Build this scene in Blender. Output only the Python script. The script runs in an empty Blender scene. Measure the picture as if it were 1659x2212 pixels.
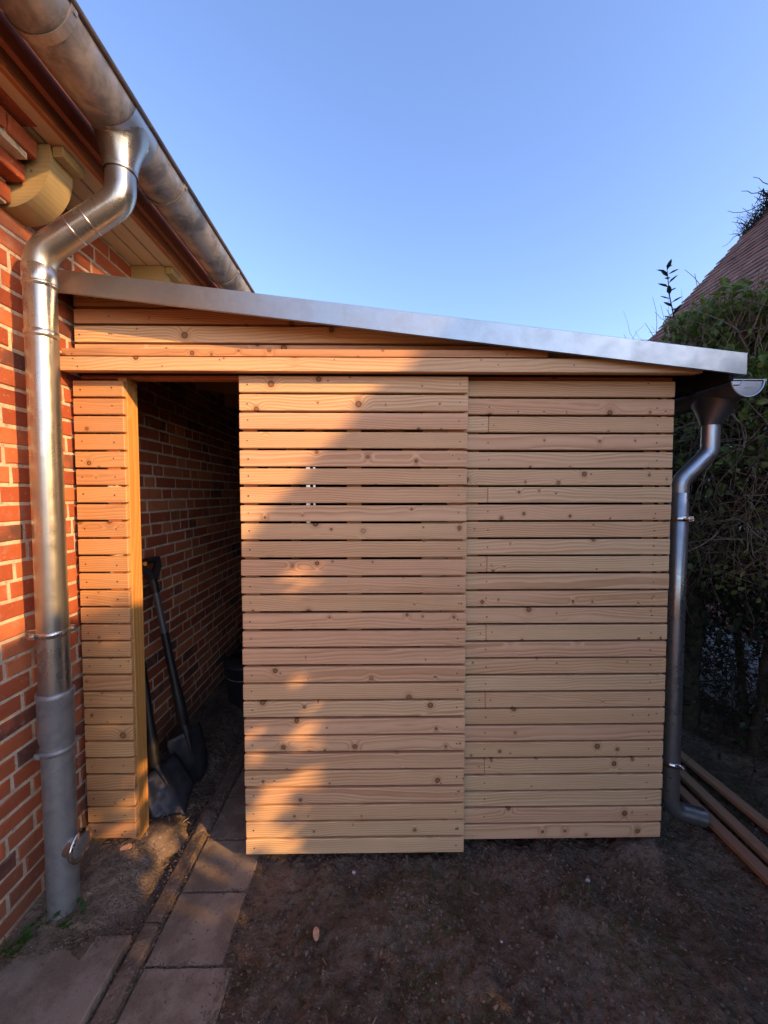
import bpy, math, random
import numpy as np
from mathutils import Vector, Matrix, noise

random.seed(7); rng = np.random.default_rng(7)
R = math.radians
S = bpy.context.scene
COL = S.collection

# ------------------------------------------------------------------ camera, sky, sun, exposure
cam_d = bpy.data.cameras.new('camera'); cam = bpy.data.objects.new('camera', cam_d); COL.objects.link(cam)
cam_d.sensor_fit = 'HORIZONTAL'; cam_d.sensor_width = 36; cam_d.lens = 36 * 870 / 1659
cam_d.clip_start = 0.05; cam_d.clip_end = 500
cam.location = (0, 0, 1.83)
cam.rotation_euler = (R(90 - 2.6), 0, R(-0.8))
S.camera = cam

SUN = Vector((0.81, -0.476, 0.345)).normalized()      # towards the sun
w = bpy.data.worlds.new('World'); S.world = w; w.use_nodes = True
wt = w.node_tree; bg = wt.nodes['Background']
sky = wt.nodes.new('ShaderNodeTexSky'); sky.sky_type = 'NISHITA'; sky.sun_disc = False
sky.sun_elevation = math.asin(SUN.z); sky.sun_rotation = math.atan2(SUN.x, SUN.y)
sky.air_density = 1.0; sky.dust_density = 1.2; sky.ozone_density = 3.5; sky.altitude = 50
tint = wt.nodes.new('ShaderNodeMix'); tint.data_type = 'RGBA'; tint.blend_type = 'MULTIPLY'; tint.inputs[0].default_value = 1; tint.inputs[7].default_value = (1.04, .95, 1.04, 1)
wt.links.new(sky.outputs[0], tint.inputs[6]); wt.links.new(tint.outputs[2], bg.inputs[0]); bg.inputs[1].default_value = 0.15
sd = bpy.data.lights.new('sun', 'SUN'); sd.energy = 2.7; sd.angle = R(0.7); sd.color = (1.0, 0.56, 0.21)
so = bpy.data.objects.new('sun', sd); COL.objects.link(so)
so.rotation_euler = SUN.to_track_quat('Z', 'Y').to_euler(); so.location = (6, -4, 6)
S.view_settings.view_transform = 'Standard'; S.view_settings.look = 'None'
S.view_settings.exposure = 1.55; S.view_settings.gamma = 1.0
S.view_settings.use_curve_mapping = False
S.render.engine = 'CYCLES'
S.cycles.max_bounces = 8; S.cycles.diffuse_bounces = 4; S.cycles.transparent_max_bounces = 8

# ------------------------------------------------------------------ helpers
def tag(o, label=None, cat=None, group=None, kind=None):
    if label: o['label'] = label
    if cat: o['category'] = cat
    if group: o['group'] = group
    if kind: o['kind'] = kind
    return o

def empty(name, loc=(0, 0, 0), parent=None):
    o = bpy.data.objects.new(name, None); COL.objects.link(o); o.location = loc
    o.empty_display_size = 0.1
    if parent: o.parent = parent
    return o

class MB:
    def __init__(s): s.v = []; s.f = []; s.sm = []
    def add(s, vs, fs, smooth=False):
        n = len(s.v); s.v += [tuple(p) for p in vs]
        s.f += [tuple(i + n for i in f) for f in fs]; s.sm += [smooth] * len(fs)
    def box(s, a, b, bev=0.0):
        (x0, y0, z0), (x1, y1, z1) = a, b
        x0, x1 = sorted((x0, x1)); y0, y1 = sorted((y0, y1)); z0, z1 = sorted((z0, z1))
        if bev <= 0:
            v = [(x, y, z) for x in (x0, x1) for y in (y0, y1) for z in (z0, z1)]
            f = [(0, 1, 3, 2), (4, 6, 7, 5), (0, 4, 5, 1), (2, 3, 7, 6), (0, 2, 6, 4), (1, 5, 7, 3)]
            s.add(v, f); return
        v = []; idx = {}
        X = (x0, x1); Y = (y0, y1); Z = (z0, z1)
        for i in (0, 1):
            for j in (0, 1):
                for k in (0, 1):
                    dx, dy, dz = (bev, -bev)[i], (bev, -bev)[j], (bev, -bev)[k]
                    for a_, p in enumerate(((X[i], Y[j] + dy, Z[k] + dz), (X[i] + dx, Y[j], Z[k] + dz), (X[i] + dx, Y[j] + dy, Z[k]))):
                        idx[i, j, k, a_] = len(v); v.append(p)
        f = []
        for i in (0, 1):
            q = [idx[i, 0, 0, 0], idx[i, 0, 1, 0], idx[i, 1, 1, 0], idx[i, 1, 0, 0]]; f.append(q if i == 0 else q[::-1])
            q = [idx[0, i, 0, 1], idx[1, i, 0, 1], idx[1, i, 1, 1], idx[0, i, 1, 1]]; f.append(q if i == 0 else q[::-1])
            q = [idx[0, 0, i, 2], idx[0, 1, i, 2], idx[1, 1, i, 2], idx[1, 0, i, 2]]; f.append(q if i == 0 else q[::-1])
        for j in (0, 1):
            for k in (0, 1):
                f.append([idx[0, j, k, 1], idx[1, j, k, 1], idx[1, j, k, 2], idx[0, j, k, 2]])
                f.append([idx[j, 0, k, 0], idx[j, 1, k, 0], idx[j, 1, k, 2], idx[j, 0, k, 2]])
                f.append([idx[j, k, 0, 0], idx[j, k, 1, 0], idx[j, k, 1, 1], idx[j, k, 0, 1]])
        for i in (0, 1):
            for j in (0, 1):
                for k in (0, 1):
                    f.append([idx[i, j, k, 0], idx[i, j, k, 1], idx[i, j, k, 2]])
        s.add(v, f)
    def prism(s, poly, y0, y1, axis='Y'):
        """poly of (a, b) extruded along axis; for Y: a=x b=z, for X: a=y b=z, for Z: a=x b=y"""
        n = len(poly)
        def P(a, b, t): return (a, t, b) if axis == 'Y' else ((t, a, b) if axis == 'X' else (a, b, t))
        v = [P(a, b, y0) for a, b in poly] + [P(a, b, y1) for a, b in poly]
        f = [tuple(range(n)), tuple(range(2 * n - 1, n - 1, -1))] + [(i, (i + 1) % n, n + (i + 1) % n, n + i) for i in range(n)]
        s.add(v, f)
    def tube(s, pts, rad, seg=20, cap=True, a0=0.0, a1=2 * math.pi, smooth=True, ref=None):
        pts = [Vector(p) for p in pts]; n = len(pts)
        if not hasattr(rad, '__len__'): rad = [rad] * n
        full = abs(a1 - a0 - 2 * math.pi) < 1e-6; m = seg if full else seg + 1
        T = []
        for i in range(n):
            T.append((pts[min(i + 1, n - 1)] - pts[max(i - 1, 0)]).normalized())
        if ref is None: ref = Vector((0, 0, 1)) if abs(T[0].z) < .9 else Vector((1, 0, 0))
        N = (Vector(ref) - T[0] * T[0].dot(Vector(ref))).normalized()
        v = []
        for i in range(n):
            if i: N = (N - T[i] * T[i].dot(N)).normalized()
            B = T[i].cross(N)
            for k in range(m):
                a = a0 + (a1 - a0) * k / seg
                v.append(pts[i] + (N * math.cos(a) + B * math.sin(a)) * rad[i])
        f = []
        for i in range(n - 1):
            for k in range(m if full else m - 1):
                k2 = (k + 1) % m
                f.append((i * m + k, i * m + k2, (i + 1) * m + k2, (i + 1) * m + k))
        s.add(v, f, smooth)
        if cap and full:
            s.add([v[k] for k in range(m)], [tuple(range(m))[::-1]])
            s.add([v[(n - 1) * m + k] for k in range(m)], [tuple(range(m))])
    def build(s, name, mat, parent=None, flip=True, loc=None):
        me = bpy.data.meshes.new(name); me.from_pydata(s.v, [], s.f)
        me.polygons.foreach_set('use_smooth', s.sm)
        if flip:
            import bmesh
            bm = bmesh.new(); bm.from_mesh(me); bmesh.ops.recalc_face_normals(bm, faces=bm.faces); bm.to_mesh(me); bm.free()
        me.materials.append(mat); me.update()
        return link(name, me, parent, loc)

def link(name, me, parent=None, loc=None, rot=None):
    o = bpy.data.objects.new(name, me); COL.objects.link(o)
    if parent: o.parent = parent
    if loc is not None: o.location = loc
    if rot is not None: o.rotation_euler = rot
    return o

def np_mesh(name, V, F, mat, smooth=False):
    """V (n,3), F (m,k) same-sided faces"""
    me = bpy.data.meshes.new(name); V = np.asarray(V, np.float32); F = np.asarray(F, np.int32)
    me.vertices.add(len(V)); me.vertices.foreach_set('co', V.ravel())
    k = F.shape[1]; me.loops.add(F.size); me.loops.foreach_set('vertex_index', F.ravel())
    me.polygons.add(len(F)); me.polygons.foreach_set('loop_start', np.arange(0, F.size, k, dtype=np.int32))
    me.polygons.foreach_set('loop_total', np.full(len(F), k, np.int32))
    me.polygons.foreach_set('use_smooth', np.full(len(F), smooth))
    me.materials.append(mat); me.update(calc_edges=True); me.validate()
    return me

def arc(p0, p1, p2, r, n=7):
    """rounded corner at p1 between p0 and p2"""
    p0, p1, p2 = map(Vector, (p0, p1, p2)); a = (p0 - p1).normalized(); b = (p2 - p1).normalized()
    ang = a.angle(b); d = r / math.tan(ang / 2)
    s, e = p1 + a * d, p1 + b * d; c = p1 + (a + b).normalized() * (r / math.sin(ang / 2))
    u, v_ = s - c, e - c; th = u.angle(v_)
    return [c + (u * math.sin((1 - t) * th) + v_ * math.sin(t * th)) / math.sin(th) for t in [i / n for i in range(n + 1)]]

def path(pts, r):
    out = [Vector(pts[0])]
    for i in range(1, len(pts) - 1): out += arc(pts[i - 1], pts[i], pts[i + 1], r if not hasattr(r, '__len__') else r[i - 1])
    return out + [Vector(pts[-1])]

# ------------------------------------------------------------------ materials
class NT:
    def __init__(s, name):
        s.m = bpy.data.materials.new(name); s.m.use_nodes = True; s.t = s.m.node_tree
        s.b = s.t.nodes['Principled BSDF']; s.out = s.t.nodes['Material Output']
    def n(s, typ, ins=None, **kw):
        nd = s.t.nodes.new(typ)
        for k, v in kw.items(): setattr(nd, k, v)
        for k, v in (ins or {}).items(): s.set(nd.inputs[k], v)
        return nd
    def set(s, sock, v):
        if isinstance(v, bpy.types.NodeSocket): s.t.links.new(v, sock)
        else: sock.default_value = v
    def math(s, op, a, b=0.0, c=0.0, clamp=False):
        nd = s.n('ShaderNodeMath', operation=op, use_clamp=clamp)
        s.set(nd.inputs[0], a); s.set(nd.inputs[1], b); s.set(nd.inputs[2], c); return nd.outputs[0]
    def vec(s, op, a, b=(0, 0, 0)):
        nd = s.n('ShaderNodeVectorMath', operation=op); s.set(nd.inputs[0], a)
        if op == 'SCALE': s.set(nd.inputs[3], b)
        else: s.set(nd.inputs[1], b)
        return nd.outputs[1] if op in ('LENGTH', 'DISTANCE', 'DOT_PRODUCT') else nd.outputs[0]
    def noise(s, vec, scale, detail=3, rough=.5, dist=0, col=False):
        nd = s.n('ShaderNodeTexNoise'); s.set(nd.inputs['Vector'], vec); s.set(nd.inputs['Scale'], scale)
        nd.inputs['Detail'].default_value = detail; nd.inputs['Roughness'].default_value = rough; nd.inputs['Distortion'].default_value = dist
        return nd.outputs[1 if col else 0]
    def mix(s, f, a, b, mode='MIX'):
        nd = s.n('ShaderNodeMix', data_type='RGBA', blend_type=mode)
        s.set(nd.inputs[0], f)
        for sk, v in ((nd.inputs[6], a), (nd.inputs[7], b)):
            if isinstance(v, tuple) and len(v) == 3: v = (*v, 1)
            s.set(sk, v)
        return nd.outputs[2]
    def ramp(s, f, a, b, ca=0.0, cb=1.0):
        nd = s.n('ShaderNodeMapRange', interpolation_type='SMOOTHSTEP'); s.set(nd.inputs[0], f)
        for i, v in enumerate((a, b, ca, cb)): s.set(nd.inputs[1 + i], v)
        return nd.outputs[0]
    def sep(s, v): nd = s.n('ShaderNodeSeparateXYZ'); s.set(nd.inputs[0], v); return nd.outputs
    def comb(s, x, y, z):
        nd = s.n('ShaderNodeCombineXYZ'); s.set(nd.inputs[0], x); s.set(nd.inputs[1], y); s.set(nd.inputs[2], z); return nd.outputs[0]
    def obj(s): return s.n('ShaderNodeTexCoord').outputs['Object']
    def rnd(s): return s.n('ShaderNodeObjectInfo').outputs['Random']
    def isl(s): return s.n('ShaderNodeNewGeometry').outputs['Random Per Island']
    def bump(s, h, strength=.3, dist=.01):
        nd = s.n('ShaderNodeBump'); s.set(nd.inputs['Height'], h); nd.inputs['Strength'].default_value = strength; nd.inputs['Distance'].default_value = dist
        s.t.links.new(nd.outputs[0], s.b.inputs['Normal'])
    def fin(s, col, rough=.6, metal=0.0, spec=.5):
        if isinstance(col, tuple) and len(col) == 3: col = (*col, 1)
        s.set(s.b.inputs['Base Color'], col); s.set(s.b.inputs['Roughness'], rough); s.set(s.b.inputs['Metallic'], metal)
        s.b.inputs['Specular IOR Level'].default_value = spec
        return s.m

def wood(name, tan, pink, yel, ring=(.33, .155, .06), knots=True, ringamt=.55, spec=.3, rough=.62, scale=1.0):
    """sawn larch: growth rings cut as cathedral grain, knots that push the grain aside"""
    t = NT(name); P = t.obj(); r = t.rnd()
    r2 = t.math('FRACT', t.math('MULTIPLY', r, 13.37)); r3 = t.math('FRACT', t.math('MULTIPLY', r, 71.93)); r4 = t.math('FRACT', t.math('MULTIPLY', r, 311.7))
    x, y, z = t.sep(P)
    if scale != 1: x, y, z = (t.math('MULTIPLY', q, scale) for q in (x, y, z))
    xo = t.math('ADD', x, t.math('MULTIPLY', r, 43)); zo = t.math('ADD', z, t.math('MULTIPLY', r2, 57))
    # slow meander of the pith axis along the board
    n1 = t.noise(t.comb(t.math('MULTIPLY', xo, 1.5), t.math('MULTIPLY', r3, 9.), t.math('MULTIPLY', z, 3.)), 1.0, 2)
    n2 = t.noise(t.comb(t.math('MULTIPLY', xo, 6.), t.math('MULTIPLY', y, 8), t.math('MULTIPLY', zo, 16)), 1.0, 2)
    sh = 0.0
    if knots:
        vo = t.n('ShaderNodeTexVoronoi', {'Vector': t.comb(xo, zo, 0.0), 'Scale': 8.5}, voronoi_dimensions='2D', feature='F1')
        d = t.math('DIVIDE', vo.outputs['Distance'], 8.5)
        kc = t.sep(vo.outputs['Color'])
        size = t.math('MULTIPLY_ADD', t.math('POWER', kc[0], 3.0), .0105, .0030)
        on = t.ramp(kc[1], .57, .61)
        sh = t.math('MULTIPLY', on, t.math('MULTIPLY', t.math('MULTIPLY', size, 2.6), t.math('EXPONENT', t.math('MULTIPLY', t.math('POWER', t.math('DIVIDE', d, t.math('MULTIPLY', size, 2.8)), 2.0), -1.0))))
    az = t.math('ADD', t.math('MULTIPLY_ADD', r2, .11, -.055), t.math('MULTIPLY_ADD', n1, .10, -.05))
    az = t.math('ADD', az, t.math('MULTIPLY', x, t.math('MULTIPLY_ADD', r4, .06, -.03)))
    ay = t.math('MULTIPLY_ADD', r3, .05, .006)
    dz = t.math('ADD', z, az); dy = t.math('ADD', y, ay)
    rad = t.math('SQRT', t.math('ADD', t.math('MULTIPLY', dz, dz), t.math('MULTIPLY', dy, dy)))
    rad = t.math('ADD', rad, t.math('MULTIPLY_ADD', n2, .006, -.003))
    if knots: rad = t.math('ADD', rad, sh)
    fr = t.math('FRACT', t.math('MULTIPLY', rad, t.math('MULTIPLY_ADD', r4, 60., 62.)))
    line = t.math('MULTIPLY', t.ramp(fr, .1, .85), t.ramp(fr, 1.0, .88))
    amt = t.math('MULTIPLY', ringamt, t.ramp(t.noise(t.comb(t.math('MULTIPLY', xo, 1.1), t.math('MULTIPLY', zo, 12), r), 1.0, 2), .25, .75, .35, 1.0))
    base = t.mix(t.ramp(r3, .2, .8), tan, pink)
    base = t.mix(t.ramp(r2, .45, 1.0), base, yel)
    # slow light/dark bands of heartwood
    hb = t.noise(t.comb(t.math('MULTIPLY', xo, .7), t.math('MULTIPLY', y, 10), t.math('MULTIPLY', zo, 22)), 1.0, 2)
    base = t.mix(t.ramp(hb, .35, .7, .0, .35), base, t.mix(.5, base, ring))
    c = t.mix(t.math('MULTIPLY', line, amt), base, ring)
    fib = t.noise(t.comb(t.math('MULTIPLY', xo, 9), t.math('MULTIPLY', y, 420), t.math('MULTIPLY', zo, 420)), 1.0, 2)
    c = t.mix(t.ramp(fib, .3, .75, .0, .22), c, ring)
    blot = t.noise(t.comb(t.math('MULTIPLY', xo, 4), y, t.math('MULTIPLY', zo, 9)), 1.0, 3)
    c = t.mix(t.ramp(blot, .45, .8, 0, .25), c, pink)
    if knots:
        q = t.math('DIVIDE', d, size)
        q = t.math('ADD', q, t.math('MULTIPLY_ADD', n2, .5, -.25))
        inside = t.math('MULTIPLY', on, t.ramp(q, 1.25, .95))
        rim = t.math('MULTIPLY', on, t.math('MULTIPLY', t.ramp(q, .55, .9), t.ramp(q, 1.3, 1.02)))
        halo = t.math('MULTIPLY', on, t.ramp(q, 3.2, 1.0, 0, .35))
        c = t.mix(halo, c, (ring[0] * .8, ring[1] * .8, ring[2] * .75))
        c = t.mix(t.math('MULTIPLY', inside, .8), c, (.24, .105, .04))
        c = t.mix(t.math('MULTIPLY', rim, t.math('MULTIPLY_ADD', kc[2], .5, .45)), c, (.055, .025, .012))
    t.bump(t.math('ADD', t.math('MULTIPLY', line, .4), fib), .12, .002)
    return t.fin(c, rough, 0, spec)

M = {}
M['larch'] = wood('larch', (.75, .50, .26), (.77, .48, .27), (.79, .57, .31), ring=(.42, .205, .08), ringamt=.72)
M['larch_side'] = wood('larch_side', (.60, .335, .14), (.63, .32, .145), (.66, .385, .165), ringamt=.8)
M['post'] = wood('post_wood', (.60, .31, .085), (.58, .28, .08), (.64, .35, .10), ring=(.36, .15, .035), ringamt=.6, scale=.7)
M['dark_wood'] = wood('stained_wood', (.27, .085, .032), (.25, .078, .03), (.30, .095, .035), ring=(.13, .035, .014), ringamt=.5, knots=False)
M['fascia_red'] = wood('fascia_red', (.42, .15, .055), (.40, .14, .05), (.45, .17, .06), ring=(.22, .065, .02), ringamt=.5)
M['soffit'] = wood('soffit_wood', (.62, .47, .27), (.60, .44, .26), (.64, .50, .29), ring=(.42, .28, .13), ringamt=.35, knots=False)
M['old_beam'] = wood('old_beam', (.42, .33, .15), (.40, .31, .14), (.46, .36, .17), ring=(.30, .21, .08), ringamt=.45)
M['old_board'] = wood('weathered_board', (.34, .19, .10), (.36, .19, .11), (.38, .22, .12), ring=(.17, .085, .04), ringamt=.45)
M['inner_wood'] = wood('inner_wood', (.45, .24, .10), (.42, .22, .09), (.48, .26, .11), ringamt=.4)

def brick_mat(name, isl):
    t = NT(name); P = t.obj()
    r = t.isl() if isl else t.rnd()
    r2 = t.math('FRACT', t.math('MULTIPLY', r, 17.31)); r3 = t.math('FRACT', t.math('MULTIPLY', r, 91.7))
    Q = t.vec('ADD', P, t.comb(t.math('MULTIPLY', r, 31), t.math('MULTIPLY', r2, 17), r3))
    c = t.mix(r, (.39, .105, .043), (.27, .064, .030))
    c = t.mix(t.ramp(r2, .55, 1.0), c, (.46, .155, .065))
    burnt = t.ramp(r3, .87, .90)
    c = t.mix(t.math('MULTIPLY', burnt, t.ramp(t.noise(Q, 9, 2), .35, .6, .4, .9)), c, (.085, .045, .04))
    n = t.noise(Q, 22, 4, .6); c = t.mix(t.ramp(n, .5, .78, 0, .55), c, (.22, .05, .025))
    n = t.noise(Q, 60, 3, .6); c = t.mix(t.ramp(n, .62, .75, 0, .5), c, (.55, .34, .20))
    n = t.noise(Q, 11, 4, .7); c = t.mix(t.ramp(n, .56, .72, 0, .42), c, (.40, .30, .23))
    h = t.math('ADD', t.noise(Q, 90, 4, .6), t.math('MULTIPLY', t.noise(Q, 25, 2), 1.4)); gz = t.sep(t.n('ShaderNodeNewGeometry').outputs['Position'])
    c = t.mix(t.ramp(t.math('ADD', gz[2], t.math('MULTIPLY_ADD', t.noise(t.n('ShaderNodeNewGeometry').outputs['Position'], 7, 4, .7), .6, -.3)), .65, .05, 0, .6), c, (.10, .07, .05)); t.bump(h, .6, .004)
    return t.fin(c, .88, 0, .25)
M['brick'] = brick_mat('brick_clay', False); M['brick_isl'] = brick_mat('brick_clay_mass', True)

t = NT('mortar'); P = t.obj()
c = t.mix(t.ramp(t.noise(P, 9, 4, .65), .35, .7), (.62, .54, .40), (.44, .37, .27))
c = t.mix(t.ramp(t.noise(P, 70, 3), .55, .72, 0, .6), c, (.20, .15, .11))
# damp and soil splashed on the foot of the wall
gz = t.sep(t.n('ShaderNodeNewGeometry').outputs['Position'])[2]
c = t.mix(t.ramp(t.math('ADD', gz, t.math('MULTIPLY', t.noise(P, 6, 3), .3)), .55, .15, 0, .6), c, (.16, .125, .09))
t.bump(t.math('ADD', t.noise(P, 60, 4, .7), t.noise(P, 18, 2)), .9, .006)
M['mortar'] = t.fin(c, .95, 0, .15)

def zinc(name, c0, c1, rough=(.28, .5), metal=.9, sc=6, spot=.25, streak=False):
    t = NT(name); P = t.obj(); r = t.rnd(); Q = t.vec('ADD', P, t.comb(t.math('MULTIPLY', r, 11), r, r))
    n = t.noise(Q, sc, 4, .6, .4); n2 = t.noise(Q, sc * 5, 3, .6)
    c = t.mix(t.ramp(n, .35, .68), c0, c1)
    c = t.mix(t.ramp(n2, .45, .85, 0, spot), c, tuple(min(1, q * 1.35) for q in c1))
    rg = t.ramp(t.math('ADD', n, t.math('MULTIPLY_ADD', n2, .4, -.2)), .3, .75, rough[0], rough[1])
    sx = t.vec('MULTIPLY', Q, (160, 160, 2)) if streak else t.vec('MULTIPLY', Q, (40, 40, 40))
    t.bump(t.math('ADD', t.noise(sx, 1, 2), t.math('MULTIPLY', t.noise(Q, 7, 1), 2.5)), .08, .004)
    return t.fin(c, rg, metal)
M['zinc_new'] = zinc('zinc_new', (.54, .56, .57), (.44, .47, .49), (.30, .46), .92, 5, .2)
M['zinc_pipe'] = zinc('zinc_pipe', (.46, .45, .40), (.34, .34, .31), (.24, .42), .9, 4, .2, True)
M['zinc_old_dappled'] = zinc('zinc_old_dappled', (.50, .45, .38), (.20, .20, .20), (.42, .66), .7, 9, .6)  # strong mottling paints dappled sunlight together with stains
M['cast_grey'] = zinc('cast_grey', (.32, .33, .32), (.23, .24, .24), (.38, .62), .6, 16, .35)
M['zinc_dark'] = zinc('zinc_dark', (.23, .24, .25), (.17, .18, .19), (.35, .5), .8, 6, .2)
M['zinc_flash'] = zinc('zinc_flash', (.46, .49, .475), (.40, .43, .42), (.33, .42), .9, 9, .35)
M['zinc_dull'] = zinc('zinc_dull', (.44, .445, .43), (.33, .34, .34), (.24, .42), .9, 7, .3, True)
M['chrome'] = zinc('steel_bright', (.72, .70, .66), (.6, .58, .55), (.15, .3), 1.0, 9, .1)
M['bead'] = zinc('bead_shade', (.16, .14, .13), (.11, .10, .10), (.5, .7), .5, 9, .1)  # dark colour stands for the shaded underside of the bead
M['screw'] = NT('screw_steel').fin((.16, .13, .10), .35, .9)
M['rubber'] = NT('black_plastic').fin((.012, .011, .011), .45, 0, .4)
M['orange'] = NT('orange_plastic').fin((.75, .27, .02), .5)
t = NT('shaft_grey'); M['shaft'] = t.fin(t.mix(t.noise(t.obj(), 60, 3), (.06, .062, .065), (.10, .10, .10)), .42, .3)
t = NT('spade_steel'); P = t.obj()
c = t.mix(t.ramp(t.noise(P, 14, 4, .7), .4, .7), (.028, .030, .036), (.055, .046, .038)); M['blade'] = t.fin(c, t.ramp(t.noise(P, 20, 3), .3, .7, .35, .7), .55)
M['brass'] = NT('worn_ferrule').fin((.45, .33, .18), .5, .5)
M['black'] = NT('felt_gap_black').fin((.015, .014, .014), .9, 0, .1)  # roof felt; also the flat black behind the slat gaps
M['bucket'] = NT('bucket_plastic').fin((.018, .018, .02), .5)
t = NT('concrete_slab'); P = t.vec('ADD', t.n('ShaderNodeNewGeometry').outputs['Position'], (3, 1, 0)); r = t.rnd()
c = t.mix(r, (.27, .218, .16), (.30, .245, .18)); c = t.mix(t.ramp(t.noise(P, 4.5, 6, .7), .40, .60, 0, .75), c, (.155, .113, .076))
c = t.mix(t.ramp(t.noise(P, 140, 3), .58, .7, 0, .6), c, (.24, .20, .17)); c = t.mix(t.ramp(t.noise(P, 45, 4, .7), .58, .7, 0, .5), c, (.07, .052, .042))
t.bump(t.math('ADD', t.noise(P, 160, 3, .6), t.math('MULTIPLY', t.noise(P, 20, 4), 2)), .5, .004); M['slab'] = t.fin(c, .9, 0, .2)
t = NT('rough_concrete'); P = t.n('ShaderNodeNewGeometry').outputs['Position']
c = t.mix(t.ramp(t.noise(P, 9, 5, .65), .35, .7), (.20, .15, .105), (.11, .08, .06)); c = t.mix(t.ramp(t.noise(P, 70, 3), .58, .68, 0, .6), c, (.30, .25, .19))
t.bump(t.math('ADD', t.noise(P, 60, 4, .7), t.math('MULTIPLY', t.noise(P, 13, 3), 2)), .8, .01); M['rough'] = t.fin(c, .95, 0, .15)

# soil, driven by vertex masks (sand near the wall, moss) that are part of the ground itself
t = NT('soil'); P = t.n('ShaderNodeNewGeometry').outputs['Position']
at = t.n('ShaderNodeAttribute', attribute_name='mask'); m = t.sep(at.outputs['Color'])
c = t.mix(t.ramp(t.noise(P, 2.6, 6, .65), .40, .60), (.235, .178, .125), (.120, .088, .060))
c = t.mix(t.ramp(t.noise(P, 9, 5, .7), .42, .62, 0, .6), c, (.25, .185, .128))
c = t.mix(t.ramp(t.noise(P, 30, 5, .7), .45, .7, 0, .8), c, (.06, .041, .028))
c = t.mix(t.ramp(t.noise(P, 75, 3, .7), .58, .72, 0, .65), c, (.32, .235, .15))
c = t.mix(t.math('MULTIPLY', m[1], t.ramp(t.noise(P, 14, 4, .7), .4, .65, 0, .7)), c, (.085, .088, .03))
sand = t.mix(t.ramp(t.noise(P, 12, 5, .7), .35, .7), (.36, .28, .20), (.20, .15, .11))
sand = t.mix(t.ramp(t.noise(P, 90, 3), .55, .7, 0, .6), sand, (.08, .055, .04))
c = t.mix(t.ramp(t.math('ADD', m[0], t.math('MULTIPLY_ADD', t.noise(P, 16, 5, .7), .9, -.45)), .32, .68), c, sand)
t.bump(t.math('ADD', t.noise(P, 90, 5, .7), t.math('MULTIPLY', t.noise(P, 25, 4, .6), 2.5)), 1.0, .02)
M['soil'] = t.fin(c, .97, 0, .12)

t = NT('soil_crumb'); r = t.isl(); M['clod'] = t.fin(t.mix(t.math('POWER', r, 2.0), t.mix(t.noise(t.obj(), 200, 2), (.10, .070, .048), (.145, .104, .072)), (.23, .172, .125)), .95, 0, .1)
def leaf_mat(name, a, b, c3, trans=.35, rough=.45):
    t = NT(name); r = t.isl(); r2 = t.math('FRACT', t.math('MULTIPLY', r, 7.7))
    c = t.mix(r, a, b); c = t.mix(t.ramp(r2, .7, 1), c, c3)
    c = t.mix(t.ramp(t.noise(t.obj(), 40, 2), .4, .7, 0, .3), c, tuple(q * .6 for q in a))
    t.fin(c, rough, 0, .4)
    tr = t.n('ShaderNodeBsdfTranslucent'); t.set(tr.inputs[0], c); mx = t.n('ShaderNodeMixShader'); mx.inputs[0].default_value = trans
    t.t.links.new(t.b.outputs[0], mx.inputs[1]); t.t.links.new(tr.outputs[0], mx.inputs[2]); t.t.links.new(mx.outputs[0], t.out.inputs[0])
    return t.m
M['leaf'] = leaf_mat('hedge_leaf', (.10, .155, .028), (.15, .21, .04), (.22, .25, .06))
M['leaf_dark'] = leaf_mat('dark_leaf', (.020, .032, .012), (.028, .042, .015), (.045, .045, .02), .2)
M['leaf_mid'] = leaf_mat('olive_leaf', (.12, .15, .04), (.16, .185, .055), (.22, .22, .08))
M['weed'] = leaf_mat('weed_leaf', (.045, .10, .02), (.06, .13, .025), (.08, .14, .04))
M['grass'] = leaf_mat('grass_blade', (.07, .08, .02), (.10, .09, .03), (.18, .13, .06))
M['dry'] = leaf_mat('dry_litter', (.28, .20, .11), (.20, .12, .06), (.42, .34, .22), .1, .8)
def bark(name, a, b):
    t = NT(name); P = t.obj(); r = t.isl()
    c = t.mix(t.ramp(t.noise(P, 25, 4, .7), .35, .7), a, b); c = t.mix(t.math('MULTIPLY', r, .45), c, tuple(q * .45 for q in a))
    t.bump(t.noise(P, 60, 3), .5, .004); return t.fin(c, .9, 0, .15)
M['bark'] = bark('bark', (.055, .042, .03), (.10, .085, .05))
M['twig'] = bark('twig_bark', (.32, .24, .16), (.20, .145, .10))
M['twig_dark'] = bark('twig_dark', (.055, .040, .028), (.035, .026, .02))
def tile_mat(name, isl):
    t = NT(name); P = t.obj(); r = t.isl() if isl else t.rnd(); Q = t.vec('ADD', P, t.comb(t.math('MULTIPLY', r, 30), r, 0.0))
    r2 = t.math('FRACT', t.math('MULTIPLY', r, 33.1))
    c = t.mix(r, (.30, .13, .09), (.17, .085, .068)); c = t.mix(t.ramp(r2, .75, 1), c, (.30, .17, .12)); c = t.mix(t.ramp(t.noise(Q, 14, 4, .7), .5, .72, 0, .6), c, (.085, .065, .05))
    t.bump(t.noise(Q, 40, 3), .4, .006); return t.fin(c, .9, 0, .2)
M['tile'] = tile_mat('roof_tile', False); M['tile_isl'] = tile_mat('roof_tile_mass', True)
t = NT('neighbour_brick'); P = t.n('ShaderNodeNewGeometry').outputs['Position']; p = t.sep(P)
bt = t.n('ShaderNodeTexBrick', {'Vector': t.comb(t.math('ADD', p[1], p[0]), p[2], 0.0), 'Color1': (.22, .07, .04, 1), 'Color2': (.16, .05, .03, 1), 'Mortar': (.3, .27, .22, 1), 'Scale': 1.0, 'Mortar Size': .006})
bt.inputs['Brick Width'].default_value = .25; bt.inputs['Row Height'].default_value = .077
M['nbrick'] = t.fin(bt.outputs[0], .9)
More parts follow.
